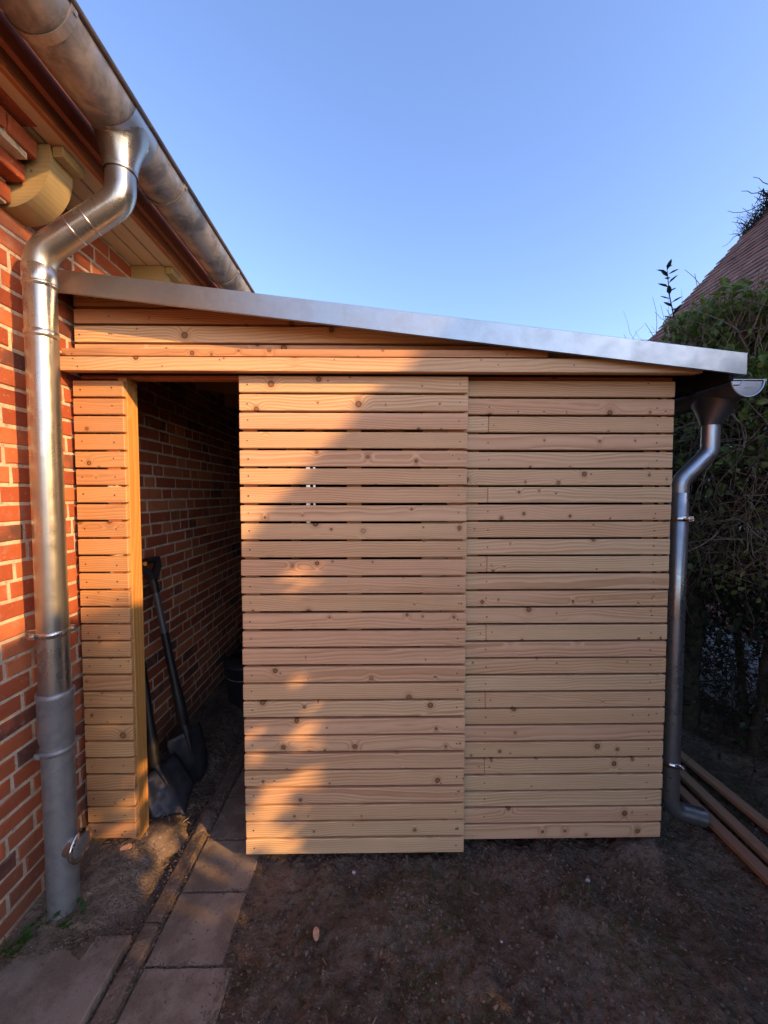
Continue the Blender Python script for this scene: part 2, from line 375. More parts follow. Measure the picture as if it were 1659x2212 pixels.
M['white'] = NT('white_paint').fin((.75, .77, .78), .5)
t = NT('window_glass'); M['glass'] = t.fin((.05, .06, .07), .05, 0, .9)
M['wire'] = NT('wire').fin((.22, .23, .21), .5, .7)
M['apron'] = NT('concrete_apron').fin((.42, .41, .38), .9)
t = NT('cut_wood'); M['cut'] = t.fin(t.mix(t.ramp(t.noise(t.vec('MULTIPLY', t.obj(), (1, 1, 1)), 60, 3), .4, .7), (.62, .38, .24), (.48, .25, .14)), .7)
M['stone'] = NT('pale_stone').fin((.48, .46, .42), .8)

# ------------------------------------------------------------------ ground
def sstep(a, b, v):
    q = min(1, max(0, (v - a) / (b - a))); return q * q * (3 - 2 * q)

def ground_h(x, y, fine=True):
    h = .085 * sstep(-.98, -1.22, x) - .004
    if x < -.9: h += 0
    rough = sstep(-.62, -.35, x) + .35 * sstep(-1.0, -1.12, x) * sstep(1.5, 1.7, y)
    if 1.0 < x < 6: h += .03 * sstep(1.6, 3.0, x)
    # raised soil over a trampled hollow in front of the door
    h += .022 * rough * noise.noise((x * 1.7, y * 1.7, 3.3))
    # trodden sand beside the front left paving
    h += .02 * math.exp(-((x + 1.18) ** 2 / .02 + (y - 1.83) ** 2 / .02))
    h += .03 * math.exp(-((x - 1.32) ** 2 / .02 + (y - 1.93) ** 2 / .012))
    if fine and rough > 0:
        h += rough * (.034 * noise.noise((x * 4, y * 4, 1)) + .019 * noise.noise((x * 11, y * 11, 7)) + .012 * noise.noise((x * 31, y * 31, 2)) + .004 * noise.noise((x * 70, y * 70, 5)))
        h += rough * .012 * max(0, noise.noise((x * 21, y * 21, 9)) - .15) * 2
    if -.99 < x < -.57: h = .002 + .0035 * noise.noise((x * 25, y * 25, 3)) + .004 * sstep(-.64, -.6, x)
    if x < -.98 and y < 1.57: h = min(h, .046 + .003 * noise.noise((x * 19, y * 19, 1)) + .026 * sstep(1.38, 1.58, y + .07 * noise.noise((x * 7, y * 3, 0))) + .016 * sstep(-1.36, -1.46, x + .03 * noise.noise((y * 6, 0, 0))))
    return h

def axis(lo, hi, a, b, fine, grow=1.28):
    v = list(np.arange(a, b + 1e-6, fine)); st = fine
    p = v[-1]
    while p < hi: st *= grow; p += st; v.append(min(p, hi))
    st = fine; p = v[0]
    while p > lo: st *= grow; p -= st; v.insert(0, max(p, lo))
    return v
xs = axis(-90, 90, -1.56, 2.5, .0095); ys = axis(-60, 140, 1.15, 2.75, .0095)
nx, ny = len(xs), len(ys)
V = np.zeros((ny, nx, 3), np.float32); MK = np.zeros((ny, nx, 4), np.float32); MK[..., 3] = 1
for j, y in enumerate(ys):
    for i, x in enumerate(xs):
        near = -1.7 < x < 4 and .5 < y < 5
        V[j, i] = (x, y, ground_h(x, y, near) if (-3 < x < 7 and -2 < y < 9) else 0.0)
        if near:
            s_ = .62 * sstep(-.99, -1.08, x) * sstep(2.15, 1.95, y) * (.4 + .6 * sstep(1.5, 1.62, y))
            s_ += .75 * math.exp(-((x - 1.33) ** 2 / .018 + (y - 1.93) ** 2 / .010)) + .38 * math.exp(-((x + .3) ** 2 / .08 + (y - 1.86) ** 2 / .01))
            s_ += .22 * sstep(-.62, -.55, x) * sstep(-.2, -.55, x)
            MK[j, i, 0] = s_
            MK[j, i, 1] = max(0, noise.noise((x * 2.2, y * 2.2, 5)) * 1.6 + .15) * sstep(-.6, 0, x)
idx = np.arange(nx * ny).reshape(ny, nx)
F = np.stack([idx[:-1, :-1], idx[:-1, 1:], idx[1:, 1:], idx[1:, :-1]], -1).reshape(-1, 4)
me = np_mesh('ground', V.reshape(-1, 3), F, M['soil'], True)
ca = me.color_attributes.new('mask', 'FLOAT_COLOR', 'POINT'); ca.data.foreach_set('color', MK.ravel())
g = link('ground', me); tag(g, 'dark trampled garden soil with sandy patches', kind='structure')

# ------------------------------------------------------------------ paving, kerb
pav = empty('paved_path'); tag(pav, 'path of old concrete slabs beside the brick wall', kind='structure')
def slab_mesh(x0, x1, y0, y1, z, th=.045, n=7, amp=.0022, seed=0):
    """thin slab with worn, slightly wavy edges"""
    b = MB(); pts = []
    def side(ax, ay, bx, by):
        for k in range(n):
            q = k / n; x = ax + (bx - ax) * q; y = ay + (by - ay) * q
            d = amp * noise.noise((x * 14, y * 14, seed)) * 2
            cx, cy = (x0 + x1) / 2, (y0 + y1) / 2
            pts.append((x + (d if abs(bx - ax) < 1e-6 else 0) , y + (d if abs(by - ay) < 1e-6 else 0)))
    side(x0, y0, x1, y0); side(x1, y0, x1, y1); side(x1, y1, x0, y1); side(x0, y1, x0, y0)
    m = len(pts); cx, cy = (x0 + x1) / 2, (y0 + y1) / 2
    def ins(p, d): return (p[0] + (d if p[0] < cx else -d) * (abs(p[0] - cx) > (x1 - x0) / 2 - .02), p[1] + (d if p[1] < cy else -d) * (abs(p[1] - cy) > (y1 - y0) / 2 - .02))
    L = [[(*p, z - th) for p in pts], [(*p, z - .005) for p in pts], [(*ins(p, .005), z) for p in pts]]
    v = L[0] + L[1] + L[2]; f = []
    for l in (0, 1):
        for k in range(m): f.append((l * m + k, l * m + (k + 1) % m, (l + 1) * m + (k + 1) % m, (l + 1) * m + k))
    f.append(tuple(range(2 * m, 3 * m))); b.add(v, f); return b
yb = [1.04, 1.485, 1.775, 2.055, 2.36, 2.66, 2.96, 3.26, 3.56, 3.86, 4.16, 4.46]
for k in range(len(yb) - 1):
    dz = random.uniform(-.003, .003)
    s = slab_mesh(-.905, -.60 + random.uniform(-.006, .004) + (.04 if k == 0 else 0), yb[k] + .004, yb[k + 1] - .004, .010 + dz, seed=k).build('paving_slab', M['slab'], pav)
for k, (a, b_) in enumerate(((.55, 1.04), (1.05, 1.56))):
    slab_mesh(-1.452, -.998, a, b_, .06 - .004 * k, seed=20 + k).build('paving_slab', M['slab'], pav)
kb = empty('kerb'); tag(kb, 'narrow concrete edging strip sunk between wall and path', kind='structure')
yk = [.7, 1.62, 2.0, 2.92, 3.84, 4.5]
for k in range(len(yk) - 1):
    mb = MB(); n = 14; L = []
    y0, y1 = yk[k] + .004, yk[k + 1] - .004
    prof = [(-.985, -.05), (-.985, .028), (-.976, .036), (-.926, .036), (-.915, .028), (-.915, -.05)]
    v = []; f = []
    for i in range(n + 1):
        y = y0 + (y1 - y0) * i / n
        for (px, pz) in prof:
            q = .004 * noise.noise((px * 30, y * 11, k))
            v.append((px + q, y, pz + q * .8))
    m = len(prof)
    for i in range(n):
        for j in range(m): f.append((i * m + j, i * m + (j + 1) % m, (i + 1) * m + (j + 1) % m, (i + 1) * m + j))
    f += [tuple(range(m)), tuple(range(n * m, n * m + m))]
    mb.add(v, f); mb.build('kerb_stone', M['rough'], kb)

def lump(name, c, size, mat, parent=None, seed=0, sub=3, rough=.18, flat=None):
    import bmesh
    bm = bmesh.new(); bmesh.ops.create_icosphere(bm, subdivisions=sub, radius=1)
    for v in bm.verts:
        d = 1 + rough * noise.noise(v.co * 2.1 + Vector((seed, 0, 0))) * 1.6 + rough * .5 * noise.noise(v.co * 6 + Vector((0, seed, 0)))
        v.co = Vector((v.co.x * size[0], v.co.y * size[1], v.co.z * size[2])) * d
    me = bpy.data.meshes.new(name); bm.to_mesh(me); bm.free()
    for p in me.polygons: p.use_smooth = sub > 1
    me.materials.append(mat); o = link(name, me, parent, c); return o

# ------------------------------------------------------------------ brick house on the left
house = empty('brick_house', (-1.46, 1.9, 0)); tag(house, 'red brick house wall with pale mortar and timber eaves at left', 'house')
def onh(o):   # children keep world coordinates
    o.parent = house; o.matrix_parent_inverse = Matrix.Translation((1.46, -1.9, 0)); return o
WX = -1.46; CH = .077; ZT = 3.176
mb = MB(); mb.box((WX - .24, -1.2, -.3), (WX - .0045, 5.0, 3.45)); wall = onh(mb.build('wall', M['mortar']))

def brick_mesh(L, H, D, seed, n=6):
    """brick facing +X with worn arrises, origin at the centre of its face"""
    b = MB(); v = []; f = []
    ny_ = n + 1
    def P(y, z, x): 
        j = .0016
        return (x + j * .7 * noise.noise((y * 22, z * 22, seed)), y + j * noise.noise((z * 40 + 9, y * 15, seed)), z + 1.6 * j * noise.noise((y * 22, z * 9 + 3, seed + 4)))
    rows = [(-H / 2, -D), (-H / 2, -.0035), (-H / 2 + .004, 0), (H / 2 - .004, 0), (H / 2, -.0035), (H / 2, -D)]
    for (z, x) in rows:
        for i in range(ny_):
            y = -L / 2 + L * i / n; yy = y; xx = x
            if x == 0 and i in (0, n): yy = y + (.004 if i == 0 else -.004)
            v.append(P(yy, z, xx))
    for r_ in range(len(rows) - 1):
        for i in range(n): f.append((r_ * ny_ + i, r_ * ny_ + i + 1, (r_ + 1) * ny_ + i + 1, (r_ + 1) * ny_ + i))
    e = len(rows); f.append(tuple(r_ * ny_ for r_ in range(e))[::-1]); f.append(tuple(r_ * ny_ + n for r_ in range(e)))
    b.add(v, f); return b
def mesh_of(mb, name, mat):
    o = mb.build(name, mat); me = o.data; bpy.data.objects.remove(o); return me
ST = [brick_mesh(.247, .0632, .03, s) for s in range(8)]; HD = [brick_mesh(.116, .0632, .03, s + 30, 3) for s in range(6)]
STm = [mesh_of(b, 'brick', M['brick']) for b in ST]; HDm = [mesh_of(b, 'brick', M['brick']) for b in HD]
spots = []
for k in range(-1, 42):
    z = .018 + k * CH + .0385
    if z > ZT - .02: break
    y = -1.15 - random.uniform(0, .26); cnt = random.randint(0, 2)
    while y < 4.95:
        hd = cnt % 3 == 2 or random.random() < .08; cnt += 1
        L = .116 if hd else .247
        spots.append((y + L / 2, z, hd, random.randrange(8), random.uniform(-.0022, .0022))); y += L + .0138
cy = lambda y: 817 - 870 * 1.46 / y if y > .1 else -1e4
def vis(y, z):
    if y < 1.4: return False
    px = cy(y); py = 1066 - 870 * (z - 1.83) / y
    if not (-60 < px and -40 < py < 2260): return False
    if 1.99 < y < 2.38 and z < 2.7: return False
    if y > 1.99 and 2.45 < z < 2.75: return False
    if y > 4.4: return False
    return True
cand = sorted([s for s in spots if vis(s[0], s[1])], key=lambda s: s[0] ** 2 + 1.46 ** 2 + (s[1] - 1.83) ** 2)
ind = set(map(id, cand[:298])); mass = MB()
for s in spots:
    y, z, hd, k, dx = s
    if id(s) in ind:
        link('brick', (HDm[k % 6] if hd else STm[k]), wall, (WX + dx, y, z), (random.uniform(-.004, .004), 0, random.uniform(-.004, .004)))
    else:
        b = HD[k % 6] if hd else ST[k]
        mass.add([(p[0] + WX + dx, p[1] + y, p[2] + z) for p in b.v], b.f)
o = mass.build('brickwork', M['brick_isl'], wall, flip=True); tag(o, kind='stuff')

# corbelled cornice (brick courses stepping out under the eaves), ends beside the beam
corb = empty('cornice', (0, 0, 0)); onh(corb)
for c_, (pr, yend) in enumerate(((.045, 1.625), (.105, 1.622), (.165, 1.612), (.212, 1.565))):
    z0 = ZT - .235 + c_ * .0775
    y = yend; k = 0
    while y > -1.0:
        L = .118 if c_ % 2 == 0 else .249
        mbk = MB(); mbk.box((WX - .02, -L / 2, -.0325), (WX + pr, L / 2, .0325), .004)
        ov = mbk.build('brick', M['brick'], corb, loc=(random.uniform(-.003, .003), y - L / 2, z0 + .036)); y -= L + .012
mb = MB(); mb.box((WX - .02, -1.0, ZT - .24), (WX + .04, 1.61, ZT + .05)); mb.box((WX - .02, -1.0, ZT - .1), (WX + .15, 1.58, ZT + .05))
mb.build('mortar_bed', M['mortar'], corb)

# soffit boards, fascias, beam ends
def board(L, T, H, mat, parent, loc, rz=0.0, rx=0.0, ry=0.0, bev=.0025, name='board'):
    key = (name, round(L, 3), round(T, 3), round(H, 3), mat.name)
    if key not in board.cache:
        m = MB(); m.box((-L / 2, -T / 2, -H / 2), (L / 2, T / 2, H / 2), bev); board.cache[key] = mesh_of(m, name, mat)
    return link(name, board.cache[key], parent, loc, (rx, ry, rz))
board.cache = {}
eav = empty('eaves'); onh(eav)
xw = -1.175; wS = .083; x = WX + wS / 2 + .002
for k in range(3):
    board(6.4, .018, wS - .004, M['soffit'], eav, (WX + .045 + k * .09, 1.9, ZT + .012), R(90), R(90), 0, .0015, 'soffit_board')
board(6.4, .022, .085, M['fascia_red'], eav, (-1.196, 1.9, ZT + .0425), R(90), name='eaves_board')
board(6.4, .024, .20, M['dark_wood'], eav, (-1.150, 1.9, ZT + .130), R(90), name='fascia_board')
def beam_end(yc, w_=.115):
    m = MB(); pr = [(WX - .02, ZT + .0), (WX - .02, ZT - .238)]
    for i in range(21):
        a = i / 20 * math.pi / 2
        pr.append((WX + .02 + .175 * math.sin(a) ** 1.1, ZT - .035 - .203 * math.cos(a) ** .85))
    pr += [(-1.268, ZT - .012), (-1.268, ZT)]
    mm = MB(); mm.prism(pr, -w_ / 2, w_ / 2)
    o = mm.build('beam_end', M['old_beam'], eav, loc=(0, yc, 0))
    b2 = MB(); b2.box((-1.262, yc - .05, ZT - .04), (-1.222, yc + .065, ZT - .001), .002); b2.build('cleat', M['old_beam'], eav)
for yc in (.03, .86, 1.69, 2.52, 3.35, 4.18): beam_end(yc)
# house roof above the gutter
m = MB(); a = R(42)
m.prism([(-1.06, ZT + .235), (-1.06, ZT + .27), (-1.06 - 3.4 * math.cos(a), ZT + .27 + 3.4 * math.sin(a)), (-1.06 - 3.4 * math.cos(a), ZT + .20 + 3.4 * math.sin(a)), (-1.14, ZT + .20)], -1.2, 5.0)
onh(m.build('roof', M['tile_isl']))

# ------------------------------------------------------------------ house gutter
gut = empty('house_gutter', (-1.015, 1.9, 3.2)); tag(gut, 'weathered half-round zinc eaves gutter running along the brick house, stains and sun dapples in its colour', 'gutter')
def keep(o, root):
    o.parent = root; o.matrix_parent_inverse = Matrix.Translation(-root.location); return o
GX, GZ, GR = -1.015, 3.296, .1
def half(m, x, z, r, y0, y1, th=.0015, seg=24, n=2):
    pts = [(x, y0 + (y1 - y0) * i / n, z) for i in range(n + 1)]
    m.tube(pts, r, seg, False, math.pi / 2, math.pi * 1.5, ref=(0, 0, 1))
m = MB(); half(m, GX, GZ, GR, -1.2, 5.0, n=24); half(m, GX, GZ, GR - .002, -1.2, 5.0, n=24)
keep(m.build('trough', M['zinc_old_dappled'], flip=False), gut)
m = MB(); m.tube([(GX + GR + .004, -1.2, GZ + .002), (GX + GR + .004, 5.0, GZ + .002)], .0105, 10); keep(m.build('bead', M['bead']), gut)
for y in (.6, 1.29, 1.99, 2.71, 3.42, 4.13, 4.8):
    m = MB(); v = []; f = []
    for i in range(19):
        a = math.pi * (1 + i / 18)
        for rr, yy in ((GR + .001, y - .014), (GR + .005, y - .014), (GR + .005, y + .014), (GR + .001, y + .014)):
            v.append((GX + rr * math.cos(a), yy, GZ + rr * math.sin(a)))
    for i in range(18):
        for k in range(4): f.append((i * 4 + k, i * 4 + (k + 1) % 4, i * 4 + 4 + (k + 1) % 4, i * 4 + 4 + k))
    m.add(v, f, False); m.box((GX + GR - .001, y - .014, GZ - .012), (GX + GR + .0035, y + .014, GZ + .022))
    br = keep(m.build('gutter_bracket', M['zinc_old_dappled']), gut)
    m = MB(); m.tube([(GX + GR * .97 + .006, y, GZ - .022), (GX + GR * .97 + .011, y, GZ - .023)], .007, 10); m.build('rivet', M['zinc_old_dappled'], br)
# funnel outlet hung round the trough
FY = 1.672
m = MB(); v = []; f = []; NL = 9; NS = 32
for l in range(NL):
    q = l / (NL - 1); zc = 3.24 - .135 * q
    s_ = (1 - q) ** 1.5
    rx_, ry_ = .0585 + (.097 - .0585) * s_, .0585 + (.098 - .0585) * s_
    for k in range(NS):
        a = 2 * math.pi * k / NS
        x_ = -1.02 + .005 * s_ + rx_ * math.cos(a); y_ = FY + ry_ * math.sin(a)
        z_ = zc
        if l == 0:
            dx = min(.0999, abs(x_ - GX)); z_ = GZ - math.sqrt(max(0, .103 ** 2 - dx * dx)) + .002
        elif l == 1:
            dx = min(.0999, abs(x_ - GX)); z_ = .5 * zc + .5 * (GZ - math.sqrt(max(0, .103 ** 2 - dx * dx)))
        v.append((x_, y_, z_))
for l in range(NL - 1):
    for k in range(NS): f.append((l * NS + k, l * NS + (k + 1) % NS, (l + 1) * NS + (k + 1) % NS, (l + 1) * NS + k))
m.add(v, f, True); keep(m.build('outlet_funnel', M['zinc_pipe'], flip=False), gut)
# cover plate of the funnel over the front of the trough
m = MB(); v = []; f = []
for i in range(8):
    a = -math.pi * .5 * (1 - i / 7) * .98
    hw = .100 - .03 * (i / 7)
    for yy in (FY - hw, FY + hw): v.append((GX + (GR + .0025) * math.cos(a), yy, GZ + (GR + .0025) * math.sin(a)))
for i in range(7): f.append((2 * i, 2 * i + 1, 2 * i + 3, 2 * i + 2))
m.add(v, f, True); keep(m.build('outlet_plate', M['zinc_new'], flip=False), gut)

# ------------------------------------------------------------------ left downpipe
dp = empty('downpipe', (-1.335, 1.65, .08)); tag(dp, 'wide zinc downpipe with swan neck on the brick wall, grey standpipe foot', 'downpipe')
r = .054; PX, PY = -1.337, 1.65
pp = path([(-1.022, FY, 3.13), (-1.022, FY, 2.995), (PX, PY, 2.775), (PX, PY, 2.42)], [.10, .12])
m = MB(); m.tube(pp, r, 32, False); keep(m.build('swan_neck', M['zinc_pipe'], flip=False), dp)
m = MB(); m.tube([(-1.022, FY, 3.125), (-1.022, FY, 3.12), (-1.022, FY, 3.10), (-1.022, FY, 3.095)], [.0585, .060, .060, .0585], 32, False); keep(m.build('collar', M['zinc_pipe'], flip=False), dp)
for t_ in (.36, .62):   # seams of the elbow
    a_, b_ = pp[8], pp[9]
    c0 = a_.lerp(b_, t_); d = (b_ - a_).normalized() * .004
    m = MB(); m.tube([c0 - d, c0 - d * .3, c0 + d * .3, c0 + d], [r, r + .0022, r + .0022, r], 32, False); keep(m.build('seam', M['zinc_pipe'], flip=False), dp)
m = MB(); m.tube([(PX, PY, 2.72), (PX, PY, 2.717), (PX, PY, 2.64), (PX, PY, 2.637)], [r, r + .0025, r + .0025, r], 32, False)
m.tube([(PX, PY, 2.655), (PX, PY, 2.65), (PX, PY, 2.645)], [r + .0025, r + .005, r + .0025], 32, False); keep(m.build('sleeve', M['zinc_pipe'], flip=False), dp)
zs = [2.64, 2.48, 2.44, 1.5, .86]
m = MB(); m.tube([(PX + .002 * (i % 2) * 0, PY, z) for i, z in enumerate([2.64, 2.2, 1.7, 1.2, .93])], r, 40, False); keep(m.build('pipe', M['zinc_pipe'], flip=False), dp)
m = MB(); m.tube([(PX, PY, 2.472), (PX, PY, 2.469), (PX, PY, 2.445), (PX, PY, 2.442)], [r, r + .003, r + .003, r], 32, False); keep(m.build('band', M['zinc_pipe'], flip=False), dp)
def clamp(z, R0, mat, root, cx, cy_, ax=(-.55, -.84), hh=.013):
    m = MB(); m.tube([(cx, cy_, z - hh), (cx, cy_, z - hh + .001), (cx, cy_, z + hh - .001), (cx, cy_, z + hh)], [R0, R0 + .0035, R0 + .0035, R0], 32, False)
    o = keep(m.build('pipe_clamp', mat, flip=False), root)
    for sgn in (1, -1):
        ux, uy = ax[0] * sgn, ax[1] * sgn; px_, py_ = cx + ux * (R0 + .012), cy_ + uy * (R0 + .012)
        m = MB(); m.box((px_ - .011, py_ - .006, z - hh), (px_ + .011, py_ + .006, z + hh), .001)
        o2 = m.build('lug', mat, o)
        m = MB(); m.tube([(px_, py_ - .018, z), (px_, py_ + .018, z)], .0045, 8); m.build('bolt', M['chrome'], o)
    return o
clamp(1.262, r, M['zinc_pipe'], dp, PX, PY, (-.6, -.8))
m = MB(); m.tube([(PX, PY + .02, 1.262), (WX, PY + .02, 1.262)], .005, 8); keep(m.build('clamp_rod', M['chrome']), dp)
m = MB(); m.tube([(PX, PY, 1.02), (PX, PY, 1.015), (PX, PY, 1.0), (PX, PY, .99), (PX, PY, .83), (PX, PY, .80)], [.060, .0665, .0665, .0625, .0620, .0565], 36, False)
m.tube([(PX, PY, 1.02), (PX, PY, 1.018)], [.060, .053], 36, False); keep(m.build('socket', M['cast_grey'], flip=False), dp)
m = MB(); m.tube([(PX, PY, .81), (PX + .003, PY, .4), (PX + .006, PY - .002, .0)], .0565, 36, False); keep(m.build('standpipe', M['cast_grey'], flip=False), dp)
clamp(.775, .0575, M['cast_grey'], dp, PX, PY, (-.45, -.88), .011)
CX, CZ = -1.258, .352
m = MB(); m.tube([(PX + .02, PY, CZ), (CX, PY, CZ)], .046, 28, False)
m.tube([(CX - .006, PY, CZ), (CX - .004, PY, CZ), (CX + .006, PY, CZ), (CX + .008, PY, CZ), (CX + .006, PY, CZ)], [.045, .064, .064, .061, .056], 36, False)
keep(m.build('inspection_rim', M['chrome'], flip=False), dp)
m = MB(); m.tube([(CX + .002, PY, CZ), (CX + .006, PY, CZ), (CX + .009, PY, CZ)], [.056, .052, .030], 32, True); keep(m.build('inspection_lid', M['cast_grey'], flip=False), dp)

# ------------------------------------------------------------------ the shed
shed = empty('garden_shed', (0, 1.97, 0)); tag(shed, 'lean-to garden shed clad in new horizontal larch slats with zinc verge', 'shed')
def ons(o, p=None): return keep(o, shed)
YP, YD, YL = 1.97, 1.925, 1.94      # front faces: fixed panel, sliding door, left panel
T = .027
def slat(L, H, parent, loc, mat=M['larch'], ry=0.0):
    o = board(L, T, H, mat, parent, loc, 0, 0, ry, .003, 'slat'); return o
screws = {}
def screw(key, x, y, z):
    m = screws.setdefault(key, MB()); z += random.uniform(-.006, .006); x += random.uniform(-.003, .003)
    m.tube([(x, y + .002, z), (x, y - .0008, z)], [.0042, .0036], 8)
# fixed right panel
pan = empty('fixed_panel'); ons(pan)
p_ = (2.377 - .068 - .0755) / 26
for i in range(27):
    z = 2.377 - .0755 / 2 - i * p_ + random.uniform(-.0008, .0008)
    yc = YP + T / 2 + random.uniform(-.0012, .0012); xr = 1.449 + random.uniform(-.0025, .002)
    if i % 4 == 2 and i < 26:
        slat(round(xr - .537, 3), .0755, pan, ((xr + .537) / 2, yc, z)); slat(.32, .0755, pan, (.3755, yc, z))
        screw('p', .508, YP, z); screw('p', .562, YP, z)
    else:
        L = 1.235; slat(L, .0755, pan, (xr - L / 2, yc, z), ry=random.uniform(-.0006, .0006)); screw('p', .537, YP, z)
    screw('p', 1.367 + random.uniform(-.004, .004), YP, z)
# side short panel by the wall
lp = empty('side_panel'); ons(lp)
p_ = (2.362 - .121 - .074) / 26
for i in range(27):
    z = 2.362 - .074 / 2 - i * p_
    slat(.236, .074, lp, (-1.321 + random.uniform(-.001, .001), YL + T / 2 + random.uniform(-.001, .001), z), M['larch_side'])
    screw('l', -1.405, YL, z); screw('l', -1.255, YL, z)
# sliding door
door = empty('sliding_door'); ons(door)
p_ = (2.384 - .042 - .0755) / 26; DX0, DX1 = -.657, .4255
for i in range(27):
    z = 2.384 - .0755 / 2 - i * p_ + random.uniform(-.0012, .0012)
    L = 1.083
    slat(L, .0755, door, ((DX0 + DX1) / 2 + random.uniform(-.0018, .0018), YD + T / 2 + random.uniform(-.0012, .0012), z), ry=random.uniform(-.0008, .0008))
    screw('d', -.617, YD, z); screw('d', .386, YD, z)
for k, m in screws.items():
    o = m.build('screws', M['screw'], {'p': pan, 'l': lp, 'd': door}[k]); tag(o, kind='stuff')
YB = YD + T
for (x0, x1) in ((-.648, -.582), (-.152, -.084), (.335, .413)):
    board(2.30, x1 - x0, .02, M['inner_wood'], door, ((x0 + x1) / 2, YB + .011, 1.21), 0, 0, 0, .001, 'door_batten').rotation_euler = (R(90), R(90), 0)
for sg in (-1, 1):
    for (zt, zb_) in ((2.33, 1.83),):
        b = board(.70, .022, .065, M['inner_wood'], door, (-.118 + sg * .25, YB + .036, (zt + zb_) / 2), 0, 0, sg * R(45), .001, 'door_brace')
for k, zc in enumerate((1.9, 1.05)):
    m = MB(); m.box((-.350, YB + .008, zc - .25), (-.330, YB + .011, zc + .08), .0008); m.box((-.316, YB + .006, zc - .16), (-.304, YB + .012, zc + .08), .0008)
    m.build('rail_plate', M['chrome'], door) if k == 0 else None
# posts and lintel
m = MB(); 
post = board(2.30, .042, .085, M['post'], shed, (0, 0, 0), name='door_post'); post.rotation_euler = (R(90), R(90), 0); post.location = (-1.2235, YL + T + .0435 - 1.97, 1.235)
for (px, py, ln) in ((1.37, 2.05, 2.32), (-.9, 4.4, 2.5), (1.37, 4.4, 2.2), (.46, 2.05, 2.32)):
    o = board(ln, .08, .08, M['inner_wood'], shed, (px, py - 1.97, ln / 2 + .05), name='post'); o.rotation_euler = (0, R(90), 0)
board(2.90, .05, .095, M['inner_wood'], shed, (.0, 2.035 - 1.97, 2.437), name='lintel')
o = board(2.88, .02, .032, M['fascia_red'], shed, (.01, 2.0 - 1.97, 2.3945 + .004), name='door_guide')
# gable boards above the door
def clip_board(x0, x1, z0, z1, yf, th, mat, name='gable_board', drop=.0):
    """board whose top is cut along the roof slope"""
    s0, c0 = -.1129, 2.6590       # underside of flashing: z = c0 + s0*x  (at the board plane)
    top = lambda x: c0 - drop + s0 * x
    pts = [(x0, z0)]
    xe = (z0 - c0 + drop) / s0
    xr_ = min(x1, xe); pts.append((xr_, z0))
    xc = (z1 - c0 + drop) / s0
    if top(xr_) < z1 and xr_ > xc: pts.append((xr_, top(xr_) if xr_ < xe - 1e-4 else z0 + .0005))
    else: pts.append((xr_, z1))
    if x0 < xc < xr_: pts.append((xc, z1)); pts.append((x0, z1))
    elif xc <= x0: pts.append((x0, top(x0)))
    else: pts.append((x0, z1))
    cx = (x0 + xr_) / 2; cz = (z0 + z1) / 2
    m = MB(); m.prism([(a - cx, b - cz) for a, b in pts], -th / 2, th / 2)
    o = m.build(name, mat); o.location = (cx, yf + th / 2, cz); return ons(o)
YG = 1.955
for (z0, z1) in ((2.711, 2.79), (2.633, 2.699), (2.547, 2.621), (2.464, 2.535)):
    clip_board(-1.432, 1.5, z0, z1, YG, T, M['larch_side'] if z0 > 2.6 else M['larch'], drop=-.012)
clip_board(-1.438, .784, 2.459, 2.490, 1.880, .035, M['larch_side'], 'rail_cover')
clip_board(-1.441, 1.5, 2.389, 2.449, 1.868, .024, M['larch'], 'rail_cover', -.01)
clip_board(-1.441, 1.5, 2.392, 2.436, 1.893, .03, M['inner_wood'], 'rail_cover', .0)
sm = MB()
for (x, z) in ((-1.41, 2.58), (-1.27, 2.585), (-1.27, 2.665), (-.9, 2.655), (.1, 2.60), (-1.27, 2.745)): sm.tube([(x, YG + .002, z), (x, YG - .0008, z)], [.0042, .0036], 8)
for (x, z) in ((-1.38, 2.44), (-1.1, 2.44), (-.72, 2.438), (-1.36, 2.405), (-.98, 2.408), (-.2, 2.44), (.55, 2.42), (.9, 2.42)): sm.tube([(x, 1.87, z), (x, 1.8672, z)], [.0038, .0032], 8)
ons(tag(sm.build('screws', M['screw']), kind='stuff'))
# flashing along the verge, roof deck
fl = R(6.44)
def flash_pt(x, top): return 2.6535 - .1129 * x + (0 if top else -.0945)
m = MB(); x0, x1 = -1.455, 1.669
n = 26; v = []; f = []
prof = [(1.95, .003), (1.834, .003), (1.830, 0), (1.830, -.0945), (1.834, -.0985), (1.842, -.0965)]
for i in range(n + 1):
    x = x0 + (x1 - x0) * i / n
    wv = .0012 * noise.noise((x * 3, 0, 0))
    for (y, dz) in prof: v.append((x, y + wv, 2.6535 - .1129 * x + dz))
k_ = len(prof)
for i in range(n):
    for j in range(k_ - 1): f.append((i * k_ + j, i * k_ + j + 1, (i + 1) * k_ + j + 1, (i + 1) * k_ + j))
m.add(v, f); 
zr = 2.6535 - .1129 * x1
m.box((x1 - .001, 1.830, zr - .0945), (x1 + .0015, 1.95, zr + .003))
ons(m.build('verge_flashing', M['zinc_flash'], flip=False))
m = MB(); m.prism([(-1.455, 2.805), (1.640, 2.455), (1.640, 2.43), (-1.455, 2.78)], 1.835, 4.55); ons(m.build('roof_deck', M['black']))
m = MB(); m.prism([(-1.455, 2.812), (1.66, 2.460), (1.66, 2.455), (-1.455, 2.805)], 1.95, 4.56); ons(m.build('roof_sheet', M['zinc_dark']))
for yy in (2.09, 2.7, 3.3, 3.9, 4.45):
    m = MB(); m.prism([(-1.455, 2.775), (1.62, 2.427), (1.62, 2.34), (-1.455, 2.66)], yy - .03, yy + .03); ons(m.build('rafter', M['inner_wood'] if yy > 2.2 else M['black']))
